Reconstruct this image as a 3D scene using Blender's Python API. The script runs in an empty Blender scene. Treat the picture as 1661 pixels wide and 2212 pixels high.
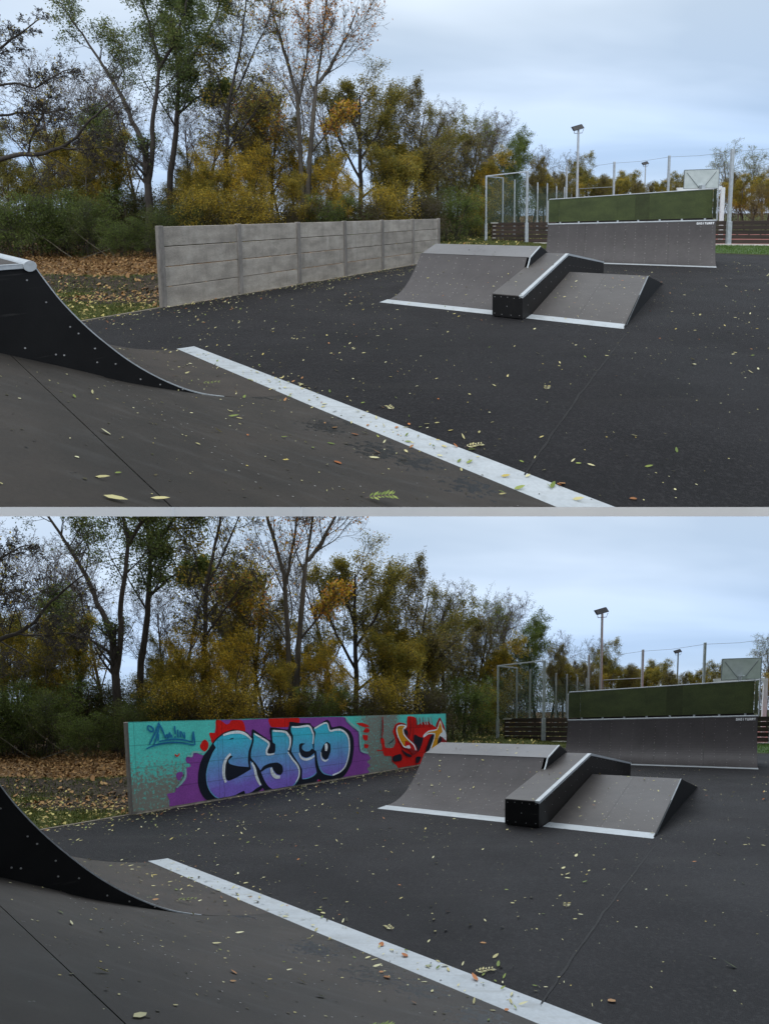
import bpy, bmesh, math, random, json
import numpy as np
from mathutils import Matrix, Vector
from mathutils.geometry import tessellate_polygon

SC = bpy.context.scene
COL = SC.collection
R = math.radians
random.seed(7)
rng = np.random.default_rng(7)

# ------------------------------------------------------------------ camera, world, sun, exposure
EYE = 2.191
PITCH, ROLL = R(5.33), R(0.79)
FOC = 1060.0                     # focal length for a picture 1661 wide


def cam_axes():
    cp, sp = math.cos(PITCH), math.sin(PITCH)
    f = np.array([0, cp, -sp]); r = np.array([1.0, 0, 0]); d = np.cross(f, r)
    c, s = math.cos(ROLL), math.sin(ROLL)
    return np.array([c * r + s * d, -s * r + c * d, f])


AX = cam_axes()
C0 = np.array([0, 0, EYE])
cam_d = bpy.data.cameras.new('camera')
cam = bpy.data.objects.new('camera', cam_d)
COL.objects.link(cam)
mw = Matrix.Identity(4)
for i in range(3):
    mw[i][0], mw[i][1], mw[i][2], mw[i][3] = AX[0][i], -AX[1][i], -AX[2][i], C0[i]
cam.matrix_world = mw
cam_d.sensor_fit = 'HORIZONTAL'
cam_d.sensor_width = 36
cam_d.lens = FOC / 1661 * 36
cam_d.shift_x = 0.0003
cam_d.shift_y = -(1107.0 - 564.0) / 1661
cam_d.clip_start = 0.05
cam_d.clip_end = 2000
SC.camera = cam

SUN_EL, SUN_AZ = 34.0, 205.0
world = bpy.data.worlds.new('World')
SC.world = world
world.use_nodes = True


def N(nt, kind, **kw):
    n = nt.nodes.new(kind)
    for k, v in kw.items():
        setattr(n, k, v)
    return n


def sky_group():
    """Overcast sky: a daylight sky seen through a thin streaky layer of cloud. In: direction. Out: colour."""
    g = bpy.data.node_groups.new('cloudy_sky', 'ShaderNodeTree')
    g.interface.new_socket('Direction', in_out='INPUT', socket_type='NodeSocketVector')
    g.interface.new_socket('Color', in_out='OUTPUT', socket_type='NodeSocketColor')
    gi = N(g, 'NodeGroupInput'); go = N(g, 'NodeGroupOutput')
    L = g.links
    nrm = N(g, 'ShaderNodeVectorMath', operation='NORMALIZE'); L.new(gi.outputs[0], nrm.inputs[0])
    sky = N(g, 'ShaderNodeTexSky', sky_type='NISHITA')
    sky.sun_disc = False; sky.sun_elevation = R(SUN_EL); sky.sun_rotation = R(SUN_AZ)
    sky.air_density = 1.0; sky.dust_density = 1.5
    L.new(nrm.outputs[0], sky.inputs['Vector'])
    sep = N(g, 'ShaderNodeSeparateXYZ'); L.new(nrm.outputs[0], sep.inputs[0])
    az = N(g, 'ShaderNodeMath', operation='MAXIMUM'); L.new(sep.outputs[2], az.inputs[0]); az.inputs[1].default_value = 0.0
    ad = N(g, 'ShaderNodeMath', operation='ADD'); L.new(az.outputs[0], ad.inputs[0]); ad.inputs[1].default_value = 0.16
    dv = N(g, 'ShaderNodeMath', operation='DIVIDE'); dv.inputs[0].default_value = 1.0; L.new(ad.outputs[0], dv.inputs[1])
    sc = N(g, 'ShaderNodeVectorMath', operation='SCALE'); L.new(nrm.outputs[0], sc.inputs[0]); L.new(dv.outputs[0], sc.inputs['Scale'])
    mp = N(g, 'ShaderNodeMapping'); L.new(sc.outputs[0], mp.inputs[0]); mp.inputs['Scale'].default_value = (0.55, 1.25, 1.0); mp.inputs['Rotation'].default_value = (0, 0, R(14)); mp.inputs['Location'].default_value = (3.1, 0.4, 0)
    n1 = N(g, 'ShaderNodeTexNoise'); L.new(mp.outputs[0], n1.inputs['Vector'])
    n1.inputs['Scale'].default_value = 0.75; n1.inputs['Detail'].default_value = 4; n1.inputs['Roughness'].default_value = 0.45; n1.inputs['Distortion'].default_value = 0.4
    cr = N(g, 'ShaderNodeValToRGB'); L.new(n1.outputs[0], cr.inputs[0])
    e = cr.color_ramp.elements
    e[0].position = 0.36; e[0].color = (0.43, 0.53, 0.66, 1)
    e[1].position = 0.60; e[1].color = (0.63, 0.73, 0.86, 1)
    # brighter and paler higher up, bluer low over the horizon
    er = N(g, 'ShaderNodeValToRGB'); L.new(sep.outputs[2], er.inputs[0])
    q = er.color_ramp.elements
    q[0].position = 0.0; q[0].color = (0.92, 0.97, 1.05, 1)
    q[1].position = 0.34; q[1].color = (1.06, 1.04, 1.01, 1)
    mid = er.color_ramp.elements.new(0.50); mid.color = (1.62, 1.50, 1.36, 1)
    mid = er.color_ramp.elements.new(0.85); mid.color = (2.75, 2.48, 2.15, 1)
    mid = er.color_ramp.elements.new(0.10); mid.color = (0.74, 0.84, 1.0, 1)
    mid = er.color_ramp.elements.new(0.2); mid.color = (0.92, 0.95, 1.0, 1)
    mu = N(g, 'ShaderNodeMix', data_type='RGBA', blend_type='MULTIPLY'); mu.inputs[0].default_value = 1
    L.new(cr.outputs[0], mu.inputs[6]); L.new(er.outputs[0], mu.inputs[7])
    x10 = N(g, 'ShaderNodeVectorMath', operation='SCALE'); L.new(mu.outputs[2], x10.inputs[0]); x10.inputs['Scale'].default_value = 10.0
    mx = N(g, 'ShaderNodeMix', data_type='RGBA'); mx.inputs[0].default_value = 0.86
    L.new(sky.outputs[0], mx.inputs[6]); L.new(x10.outputs[0], mx.inputs[7])
    L.new(mx.outputs[2], go.inputs[0])
    return g


SKYG = sky_group()
wn = world.node_tree
for n_ in list(wn.nodes):
    wn.nodes.remove(n_)
_tc = N(wn, 'ShaderNodeTexCoord'); _g = N(wn, 'ShaderNodeGroup'); _g.node_tree = SKYG
_bg = N(wn, 'ShaderNodeBackground'); _out = N(wn, 'ShaderNodeOutputWorld')
wn.links.new(_tc.outputs['Generated'], _g.inputs[0]); wn.links.new(_g.outputs[0], _bg.inputs[0]); wn.links.new(_bg.outputs[0], _out.inputs[0])
SKY_STRENGTH = 0.1
_bg.inputs[1].default_value = SKY_STRENGTH

sun_d = bpy.data.lights.new('sun', 'SUN')
sun_d.energy = 0.6; sun_d.angle = R(25); sun_d.color = (1.0, 0.96, 0.9)
sun = bpy.data.objects.new('sun', sun_d); COL.objects.link(sun)
_sd = Vector((math.sin(R(SUN_AZ)) * math.cos(R(SUN_EL)), math.cos(R(SUN_AZ)) * math.cos(R(SUN_EL)), math.sin(R(SUN_EL))))
sun.rotation_euler = _sd.to_track_quat('Z', 'Y').to_euler()

SC.view_settings.view_transform = 'Standard'
SC.view_settings.look = 'None'
SC.view_settings.gamma = 1
SC.view_settings.exposure = 0.40
SC.view_settings.use_curve_mapping = False
SC.cycles.max_bounces = 6
SC.cycles.diffuse_bounces = 3
SC.cycles.transparent_max_bounces = 16

# ------------------------------------------------------------------ measuring helpers (picture 1661 wide -> metres)


def ray(u, v):
    return np.array([(u - 830) / FOC, (v - 564) / FOC, 1.0]) @ AX


def at(u, v, y):
    d = ray(u, v)
    return C0 + d * (y / d[1])


def on_ground(u, v, z=0.0):
    d = ray(u, v)
    return C0 + d * ((z - EYE) / d[2])


# ------------------------------------------------------------------ materials
MATS = {}


def mat(name, col, rough=0.7, col2=None, scale=8.0, amt=0.5, bump=0.0, bscale=None, metal=0.0, spec=0.5, obvar=0.0, stretch=(1, 1, 1), detail=4, rough2=None, speck=None):
    """Procedural surface: base colour wandering between two tones with noise, fine relief, per-object tint."""
    m = bpy.data.materials.new(name); m.use_nodes = True
    nt = m.node_tree; L = nt.links
    b = nt.nodes['Principled BSDF']
    b.inputs['Roughness'].default_value = rough; b.inputs['Metallic'].default_value = metal
    b.inputs['Specular IOR Level'].default_value = spec
    co = N(nt, 'ShaderNodeAttribute', attribute_name='rest')
    mp = N(nt, 'ShaderNodeMapping'); mp.inputs['Scale'].default_value = stretch
    L.new(co.outputs['Vector'], mp.inputs[0])
    vec = mp.outputs[0]
    oi = None
    if obvar:
        oi = N(nt, 'ShaderNodeObjectInfo')
        av = N(nt, 'ShaderNodeVectorMath', operation='SCALE'); cx = N(nt, 'ShaderNodeCombineXYZ')
        for i in range(3): L.new(oi.outputs['Random'], cx.inputs[i])
        L.new(cx.outputs[0], av.inputs[0]); av.inputs['Scale'].default_value = 37.0
        ad = N(nt, 'ShaderNodeVectorMath', operation='ADD'); L.new(vec, ad.inputs[0]); L.new(av.outputs[0], ad.inputs[1]); vec = ad.outputs[0]
    n = N(nt, 'ShaderNodeTexNoise'); L.new(vec, n.inputs['Vector'])
    n.inputs['Scale'].default_value = scale; n.inputs['Detail'].default_value = detail; n.inputs['Roughness'].default_value = 0.6
    cr = N(nt, 'ShaderNodeValToRGB'); L.new(n.outputs[0], cr.inputs[0])
    c2 = col2 or tuple(c * (1 - amt) for c in col)
    e = cr.color_ramp.elements
    e[0].position = 0.36; e[0].color = (*c2, 1); e[1].position = 0.64; e[1].color = (*col, 1)
    out = cr.outputs[0]
    if speck:
        sv = N(nt, 'ShaderNodeTexNoise'); L.new(vec, sv.inputs['Vector']); sv.inputs['Scale'].default_value = speck[0]; sv.inputs['Detail'].default_value = 2
        sr = N(nt, 'ShaderNodeMapRange'); L.new(sv.outputs[0], sr.inputs[0]); sr.inputs[1].default_value = 0.3; sr.inputs[2].default_value = 0.7
        sr.inputs[3].default_value = 1 - speck[1]; sr.inputs[4].default_value = 1 + speck[1]
        sm = N(nt, 'ShaderNodeVectorMath', operation='SCALE'); L.new(out, sm.inputs[0]); L.new(sr.outputs[0], sm.inputs['Scale']); out = sm.outputs[0]
    if obvar:
        mr = N(nt, 'ShaderNodeMapRange'); L.new(oi.outputs['Random'], mr.inputs[0]); mr.inputs[3].default_value = 1 - obvar; mr.inputs[4].default_value = 1 + obvar
        om = N(nt, 'ShaderNodeVectorMath', operation='SCALE'); L.new(out, om.inputs[0]); L.new(mr.outputs[0], om.inputs['Scale']); out = om.outputs[0]
    L.new(out, b.inputs['Base Color'])
    if rough2 is not None:
        rn = N(nt, 'ShaderNodeTexNoise'); L.new(vec, rn.inputs['Vector']); rn.inputs['Scale'].default_value = scale * 0.6; rn.inputs['Detail'].default_value = 3
        rr = N(nt, 'ShaderNodeMapRange'); L.new(rn.outputs[0], rr.inputs[0]); rr.inputs[1].default_value = 0.35; rr.inputs[2].default_value = 0.65
        rr.inputs[3].default_value = rough; rr.inputs[4].default_value = rough2
        L.new(rr.outputs[0], b.inputs['Roughness'])
    if bump:
        bn = N(nt, 'ShaderNodeTexNoise'); L.new(vec, bn.inputs['Vector']); bn.inputs['Scale'].default_value = bscale or scale * 6; bn.inputs['Detail'].default_value = 3
        bu = N(nt, 'ShaderNodeBump'); bu.inputs['Strength'].default_value = bump; bu.inputs['Distance'].default_value = 0.02
        L.new(bn.outputs[0], bu.inputs['Height']); L.new(bu.outputs[0], b.inputs['Normal'])
    MATS[name] = m
    return m


def leaf_mat(name, cols, trans=0.42, rough=0.6):
    """Leaves: colour picked along a ramp by each leaf's own 'tint'; some light passes through."""
    m = bpy.data.materials.new(name); m.use_nodes = True
    nt = m.node_tree; L = nt.links
    b = nt.nodes['Principled BSDF']; b.inputs['Roughness'].default_value = rough; b.inputs['Specular IOR Level'].default_value = 0.25
    a = N(nt, 'ShaderNodeAttribute', attribute_name='tint')
    cr = N(nt, 'ShaderNodeValToRGB'); L.new(a.outputs['Fac'], cr.inputs[0])
    els = cr.color_ramp.elements
    while len(els) < len(cols): els.new(0.5)
    for i, c in enumerate(cols):
        els[i].position = i / (len(cols) - 1); els[i].color = (*c, 1)
    L.new(cr.outputs[0], b.inputs['Base Color'])
    if trans:
        t = N(nt, 'ShaderNodeBsdfTranslucent'); L.new(cr.outputs[0], t.inputs[0])
        mx = N(nt, 'ShaderNodeMixShader'); mx.inputs[0].default_value = trans
        o = nt.nodes['Material Output']
        L.new(b.outputs[0], mx.inputs[1]); L.new(t.outputs[0], mx.inputs[2]); L.new(mx.outputs[0], o.inputs[0])
    MATS[name] = m
    return m


M_asphalt = mat('asphalt', (0.0145, 0.0132, 0.0150), 0.74, (0.0095, 0.0088, 0.0102), 0.9, spec=0.26, bump=0.9, bscale=170, rough2=0.85, speck=(150, 0.45))
M_joint = mat('asphalt_joint', (0.0105, 0.0098, 0.0108), 0.9, (0.0065, 0.0062, 0.0068), 6.0, bump=0.5, bscale=90)
M_deck_near = mat('dark_ramp_sheet', (0.036, 0.030, 0.025), 0.64, (0.024, 0.021, 0.018), 1.6, bump=0.12, bscale=260, rough2=0.72, speck=(60, 0.10), spec=0.3)


def weather(m, spots):
    """Adds pale scuff streaks along the ramp and damp dark splashes round the given spots (x, y, z, radius)."""
    nt = m.node_tree; L = nt.links; b = nt.nodes['Principled BSDF']
    src = b.inputs['Base Color'].links[0].from_socket
    co = N(nt, 'ShaderNodeAttribute', attribute_name='rest')
    mp = N(nt, 'ShaderNodeMapping'); mp.inputs['Rotation'].default_value = (0, 0, R(43.8)); mp.inputs['Scale'].default_value = (0.35, 7, 7); L.new(co.outputs['Vector'], mp.inputs[0])
    n = N(nt, 'ShaderNodeTexNoise'); n.inputs['Scale'].default_value = 1.5; n.inputs['Detail'].default_value = 6; L.new(mp.outputs[0], n.inputs['Vector'])
    r = N(nt, 'ShaderNodeMapRange'); L.new(n.outputs[0], r.inputs[0]); r.inputs[1].default_value = .52; r.inputs[2].default_value = .75; r.inputs[3].default_value = 0; r.inputs[4].default_value = .32
    mx = N(nt, 'ShaderNodeMix', data_type='RGBA'); L.new(r.outputs[0], mx.inputs[0]); L.new(src, mx.inputs[6]); mx.inputs[7].default_value = (.062, .060, .058, 1)
    out = mx.outputs[2]
    nn = N(nt, 'ShaderNodeTexNoise'); nn.inputs['Scale'].default_value = 16; nn.inputs['Detail'].default_value = 4; L.new(co.outputs['Vector'], nn.inputs['Vector'])
    acc = None
    for x, y, z, rad in spots:
        d = N(nt, 'ShaderNodeVectorMath', operation='DISTANCE'); L.new(co.outputs['Vector'], d.inputs[0]); d.inputs[1].default_value = (x, y, z)
        q = N(nt, 'ShaderNodeMapRange'); L.new(d.outputs['Value'], q.inputs[0]); q.inputs[1].default_value = rad; q.inputs[2].default_value = 0; q.inputs[3].default_value = 0; q.inputs[4].default_value = .34
        if acc is None: acc = q.outputs[0]
        else:
            a = N(nt, 'ShaderNodeMath', operation='MAXIMUM'); L.new(acc, a.inputs[0]); L.new(q.outputs[0], a.inputs[1]); acc = a.outputs[0]
    ad = N(nt, 'ShaderNodeMath', operation='ADD'); L.new(acc, ad.inputs[0]); L.new(nn.outputs[0], ad.inputs[1])
    th = N(nt, 'ShaderNodeMapRange'); L.new(ad.outputs[0], th.inputs[0]); th.inputs[1].default_value = .70; th.inputs[2].default_value = .74
    m2 = N(nt, 'ShaderNodeMix', data_type='RGBA'); L.new(th.outputs[0], m2.inputs[0]); L.new(out, m2.inputs[6]); m2.inputs[7].default_value = (.009, .009, .009, 1)
    L.new(m2.outputs[2], b.inputs['Base Color'])
    rs = b.inputs['Roughness'].links[0].from_socket
    m3 = N(nt, 'ShaderNodeMix', data_type='FLOAT'); L.new(th.outputs[0], m3.inputs[0]); L.new(rs, m3.inputs[2]); m3.inputs[3].default_value = .35
    L.new(m3.outputs[0], b.inputs['Roughness'])


def marks(m, rot, col, scale=(.25, 6, 6), lo=.55, hi=.72, amt=.6, ns=1.3, thresh=None):
    """Rubbed marks, streaks or stains drawn out along one direction (rot: euler angles)."""
    nt = m.node_tree; L = nt.links; b = nt.nodes['Principled BSDF']
    src = b.inputs['Base Color'].links[0].from_socket
    co = N(nt, 'ShaderNodeAttribute', attribute_name='rest'); oi = N(nt, 'ShaderNodeObjectInfo')
    sc = N(nt, 'ShaderNodeMath', operation='MULTIPLY'); L.new(oi.outputs['Random'], sc.inputs[0]); sc.inputs[1].default_value = 23.0
    mp = N(nt, 'ShaderNodeMapping'); mp.inputs['Rotation'].default_value = rot; mp.inputs['Scale'].default_value = scale; L.new(co.outputs['Vector'], mp.inputs[0])
    ad = N(nt, 'ShaderNodeVectorMath', operation='ADD'); L.new(mp.outputs[0], ad.inputs[0]); L.new(sc.outputs[0], ad.inputs[1])
    n = N(nt, 'ShaderNodeTexNoise'); n.inputs['Scale'].default_value = ns; n.inputs['Detail'].default_value = 7; n.inputs['Roughness'].default_value = .62; L.new(ad.outputs[0], n.inputs['Vector'])
    r = N(nt, 'ShaderNodeMapRange'); L.new(n.outputs[0], r.inputs[0]); r.inputs[1].default_value = lo; r.inputs[2].default_value = hi; r.inputs[3].default_value = 0; r.inputs[4].default_value = amt
    mx = N(nt, 'ShaderNodeMix', data_type='RGBA'); L.new(r.outputs[0], mx.inputs[0]); L.new(src, mx.inputs[6]); mx.inputs[7].default_value = (*col, 1)
    L.new(mx.outputs[2], b.inputs['Base Color'])


weather(M_deck_near, [(*on_ground(700, 925, .1), .42), (*on_ground(820, 975, .1), .45), (*on_ground(900, 1000, .08), .35), (*on_ground(1010, 1050, .08), .35), (*on_ground(560, 860, .1), .25), (*on_ground(760, 905, .05), .3)])
M_deck_brown = mat('brown_ramp_sheet', (0.044, 0.035, 0.029), 0.65, (0.031, 0.026, 0.022), 2.0, spec=.3, bump=0.12, bscale=260, speck=(60, 0.10))
M_deck = mat('grey_ramp_sheet', (0.068, 0.061, 0.058), 0.55, (0.056, 0.050, 0.048), 1.3, spec=.4, bump=0.08, bscale=220, rough2=0.62, speck=(50, 0.08))
M_deck_dark = mat('worn_ramp_sheet', (0.060, 0.054, 0.055), 0.55, (0.049, 0.044, 0.045), 1.2, spec=.4, bump=0.08, bscale=220, rough2=0.65, speck=(50, 0.08))
M_deck_top = mat('sky_sheen_ramp_sheet', (0.115, 0.112, 0.115), 0.45, (0.095, 0.092, 0.095), 1.1, bump=0.06, bscale=200, rough2=0.55)  # sky reflected by the flatter upper deck is put into this paler colour
M_black = mat('black_side_panel', (0.009, 0.009, 0.0095), 0.6, (0.006, 0.006, 0.0065), 3, bump=0.05, bscale=60, spec=0.2)
M_brownblack = mat('dark_brown_side', (0.016, 0.013, 0.012), 0.6, (0.011, 0.010, 0.009), 2.5, bump=0.05, bscale=60, spec=0.2)
M_steel = mat('pale_steel_strip', (0.385, 0.415, 0.44), 0.5, (0.34, 0.37, 0.395), 2.5, bump=0.05, bscale=80, metal=0.0, speck=(40, 0.06))
M_galv = mat('galvanised_steel', (0.46, 0.50, 0.54), 0.45, (0.36, 0.39, 0.42), 6, metal=0.25, bump=0.04)
M_galv_dark = mat('dull_galvanised_steel', (0.20, 0.22, 0.24), 0.5, (0.15, 0.17, 0.18), 5, metal=0.2)
M_screw = mat('bright_screw_head', (0.46, 0.45, 0.43), 0.4, metal=0.3)
M_bolt = mat('silver_bolt', (0.6, 0.6, 0.6), 0.35, metal=0.5)
M_white = mat('white_paint', (0.78, 0.80, 0.82), 0.5, (0.68, 0.70, 0.72), 4)
M_conc = mat('grey_concrete', (0.36, 0.325, 0.28), 0.9, (0.24, 0.215, 0.185), 1.7, bump=0.5, bscale=45, obvar=0.10, stretch=(1, 1, 2.2), detail=7, speck=(28, 0.16))
M_concpost = mat('brown_grey_concrete', (0.235, 0.215, 0.195), 0.9, (0.165, 0.15, 0.135), 3.5, bump=0.5, bscale=50, obvar=0.08, stretch=(1, 1, 0.4), speck=(25, 0.15))
M_kerb = mat('worn_kerb_concrete', (0.24, 0.21, 0.17), 0.95, (0.15, 0.13, 0.10), 4, bump=0.6, bscale=40)
M_bark = mat('dark_bark', (0.060, 0.050, 0.042), 0.95, (0.034, 0.029, 0.025), 5, bump=0.6, bscale=20, stretch=(1, 1, 0.3))
M_bark_pale = mat('grey_bark', (0.115, 0.10, 0.08), 0.95, (0.06, 0.052, 0.042), 4, bump=0.6, bscale=20, stretch=(1, 1, 0.3))
M_twig = mat('brown_twigs', (0.13, 0.098, 0.085), 0.95, (0.08, 0.062, 0.055), 3)
M_plank = mat('dark_brown_timber', (0.050, 0.033, 0.026), 0.8, (0.028, 0.019, 0.016), 3, bump=0.3, bscale=30, obvar=0.25, stretch=(0.3, 0.3, 3))
M_redplank = mat('red_brown_timber', (0.30, 0.065, 0.045), 0.7, (0.22, 0.05, 0.035), 3, bump=0.2, obvar=0.1)
M_plankwhite = mat('whitened_plank_end', (0.6, 0.58, 0.54), 0.8, (0.45, 0.43, 0.4), 5)
M_turf = mat('green_board', (0.062, 0.082, 0.026), 0.85, (0.040, 0.054, 0.018), 1.6, bump=0.5, bscale=120, speck=(26, 0.18), stretch=(1, 1, 1.6), detail=6)
M_turf_dark = mat('dark_green_board', (0.046, 0.060, 0.020), 0.85, (0.032, 0.042, 0.014), 1.6, bump=0.5, bscale=120, speck=(26, 0.15), detail=6)
M_led = mat('dark_lamp_housing', (0.012, 0.012, 0.014), 0.6, spec=.2)
M_glass = mat('lamp_glass', (0.03, 0.03, 0.034), 0.4, spec=.3)
M_board = mat('white_backboard', (0.50, 0.55, 0.55), 0.6, (0.42, 0.47, 0.47), 3)

for m_ in (M_deck, M_deck_dark):
    marks(m_, (0, 0, R(-55.3)), (.022, .020, .019), (.5, 9, 4), .56, .74, .3)
    marks(m_, (0, 0, R(-55.3)), (.14, .135, .13), (.3, 14, 6), .60, .74, .25)
    marks(m_, (0, 0, 0), (.03, .028, .027), (1, 1, 1), .52, .70, .22, 2.2)
marks(M_deck_top, (0, 0, R(34)), (.05, .047, .044), (.4, 6, 6), .55, .72, .4)
marks(M_black, (0, 0, 0), (.030, .028, .025), (1.2, 1.2, .35), .55, .78, .45, 2.5)
marks(M_black, (0, R(25), 0), (.075, .072, .068), (.6, .6, 9), .63, .72, .35, 2.5)
marks(M_steel, (0, 0, 0), (.15, .145, .13), (1, 1, 1), .54, .70, .30, 5)
marks(M_steel, (0, 0, R(43)), (.26, .27, .27), (.6, 8, 8), .5, .7, .5, 2)
marks(M_conc, (0, 0, 0), (.12, .108, .092), (3, 3, .45), .50, .76, .42, 1.9)
marks(M_conc, (0, 0, 0), (.46, .43, .385), (1.6, 1.6, .7), .54, .72, .5, 1.2)
marks(M_conc, (0, 0, 0), (.10, .105, .07), (1, 1, 4), .60, .72, .4, 1.5)
marks(M_concpost, (0, 0, 0), (.10, .09, .078), (4, 4, .3), .5, .7, .5, 1.4)
marks(M_asphalt, (0, 0, 0), (.034, .032, .034), (1, 1, 1), .52, .60, .55, 30)
marks(M_asphalt, (0, 0, 0), (.005, .005, .0055), (1, 1, 1), .54, .62, .5, 24)
marks(M_asphalt, (0, 0, 0), (.0075, .0075, .0085), (1, 1, 1), .52, .68, .6, .55)
marks(M_asphalt, (0, 0, R(30)), (.024, .0225, .022), (.12, 2.2, 1), .55, .72, .5, 1.0)
L_green = leaf_mat('ash_leaf', [(0.05, 0.072, 0.022), (0.094, 0.127, 0.037), (0.143, 0.176, 0.053), (0.22, 0.209, 0.055)])
L_olive = leaf_mat('olive_leaf', [(0.091, 0.095, 0.023), (0.182, 0.169, 0.036), (0.286, 0.234, 0.046), (0.494, 0.325, 0.046)])
L_yellow = leaf_mat('yellow_leaf', [(0.20, 0.17, 0.030), (0.40, 0.29, 0.035), (0.60, 0.41, 0.040), (0.68, 0.38, 0.040)])
L_orange = leaf_mat('orange_leaf', [(0.36, 0.156, 0.042), (0.552, 0.252, 0.042), (0.504, 0.18, 0.042), (0.6, 0.384, 0.096)])
L_dark = leaf_mat('dark_green_leaf', [(0.037, 0.055, 0.018), (0.069, 0.094, 0.025), (0.106, 0.131, 0.033), (0.15, 0.156, 0.037)])
L_bright = leaf_mat('fresh_green_leaf', [(0.075, 0.106, 0.03), (0.125, 0.169, 0.041), (0.188, 0.225, 0.053), (0.25, 0.25, 0.062)])
L_brown = leaf_mat('brown_leaf', [(0.12, 0.09, 0.055), (0.18, 0.14, 0.07), (0.17, 0.15, 0.07), (0.28, 0.20, 0.075)])
L_scrub = leaf_mat('dull_scrub_leaf', [(0.031, 0.032, 0.015), (0.063, 0.06, 0.024), (0.092, 0.081, 0.031), (0.154, 0.119, 0.042)])
L_fall = leaf_mat('fallen_yellow_leaf', [(0.30, 0.27, 0.12), (0.48, 0.44, 0.22), (0.56, 0.54, 0.34), (0.42, 0.33, 0.08)], 0.1)
L_fallorange = leaf_mat('fallen_orange_leaf', [(0.30, 0.10, 0.03), (0.42, 0.16, 0.05), (0.34, 0.19, 0.08), (0.26, 0.11, 0.04)], 0.1)
L_fallgreen = leaf_mat('fallen_green_leaf', [(0.10, 0.14, 0.03), (0.17, 0.22, 0.05), (0.25, 0.29, 0.08), (0.14, 0.18, 0.04)], 0.1)
L_falldark = leaf_mat('fallen_dark_leaf', [(0.03, 0.028, 0.016), (0.06, 0.05, 0.03), (0.05, 0.05, 0.02), (0.10, 0.08, 0.04)], 0.1)
L_litter = leaf_mat('leaf_litter', [(0.07, 0.042, 0.020), (0.14, 0.080, 0.032), (0.24, 0.125, 0.045), (0.28, 0.18, 0.07)], 0.0)
L_litterpale = leaf_mat('pale_leaf_litter', [(0.20, 0.14, 0.05), (0.36, 0.29, 0.09), (0.40, 0.36, 0.13), (0.24, 0.12, 0.04)], 0.0)
L_grass = leaf_mat('grass_blade', [(0.035, 0.052, 0.012), (0.060, 0.085, 0.018), (0.095, 0.110, 0.028), (0.13, 0.13, 0.04)], 0.2)


def ground_mat():
    m = bpy.data.materials.new('grass_soil_and_fallen_leaves'); m.use_nodes = True
    nt = m.node_tree; L = nt.links; b = nt.nodes['Principled BSDF']; b.inputs['Roughness'].default_value = 0.95; b.inputs['Specular IOR Level'].default_value = 0.1
    co = N(nt, 'ShaderNodeAttribute', attribute_name='rest')
    kind = N(nt, 'ShaderNodeAttribute', attribute_name='cover')   # 0 grass, 0.5 bare soil, 1 leaf covered

    def ns(s, d=5):
        n = N(nt, 'ShaderNodeTexNoise'); L.new(co.outputs['Vector'], n.inputs['Vector']); n.inputs['Scale'].default_value = s; n.inputs['Detail'].default_value = d; n.inputs['Roughness'].default_value = 0.65
        return n.outputs[0]

    def ramp(src, a, b_, p0=0.38, p1=0.62):
        r = N(nt, 'ShaderNodeValToRGB'); L.new(src, r.inputs[0]); e = r.color_ramp.elements
        e[0].position = p0; e[0].color = (*a, 1); e[1].position = p1; e[1].color = (*b_, 1); return r.outputs[0]
    grass = ramp(ns(3.5), (0.040, 0.050, 0.014), (0.080, 0.082, 0.024))
    soil = ramp(ns(6), (0.026, 0.021, 0.017), (0.060, 0.049, 0.038))
    leaf = ramp(ns(14), (0.075, 0.042, 0.018), (0.20, 0.105, 0.038))
    jig = N(nt, 'ShaderNodeMath', operation='MULTIPLY_ADD'); L.new(ns(1.6), jig.inputs[0]); jig.inputs[1].default_value = 0.7; L.new(kind.outputs['Fac'], jig.inputs[2])
    sub = N(nt, 'ShaderNodeMath', operation='SUBTRACT'); L.new(jig.outputs[0], sub.inputs[0]); sub.inputs[1].default_value = 0.35
    f1 = N(nt, 'ShaderNodeMapRange'); L.new(sub.outputs[0], f1.inputs[0]); f1.inputs[1].default_value = 0.18; f1.inputs[2].default_value = 0.34
    f2 = N(nt, 'ShaderNodeMapRange'); L.new(sub.outputs[0], f2.inputs[0]); f2.inputs[1].default_value = 0.66; f2.inputs[2].default_value = 0.82
    m1 = N(nt, 'ShaderNodeMix', data_type='RGBA'); L.new(f1.outputs[0], m1.inputs[0]); L.new(grass, m1.inputs[6]); L.new(soil, m1.inputs[7])
    m2 = N(nt, 'ShaderNodeMix', data_type='RGBA'); L.new(f2.outputs[0], m2.inputs[0]); L.new(m1.outputs[2], m2.inputs[6]); L.new(leaf, m2.inputs[7])
    L.new(m2.outputs[2], b.inputs['Base Color'])
    bu = N(nt, 'ShaderNodeBump'); bu.inputs['Strength'].default_value = 0.9; bu.inputs['Distance'].default_value = 0.08
    L.new(ns(9), bu.inputs['Height']); L.new(bu.outputs[0], b.inputs['Normal'])
    return m


M_ground = ground_mat()


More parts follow.
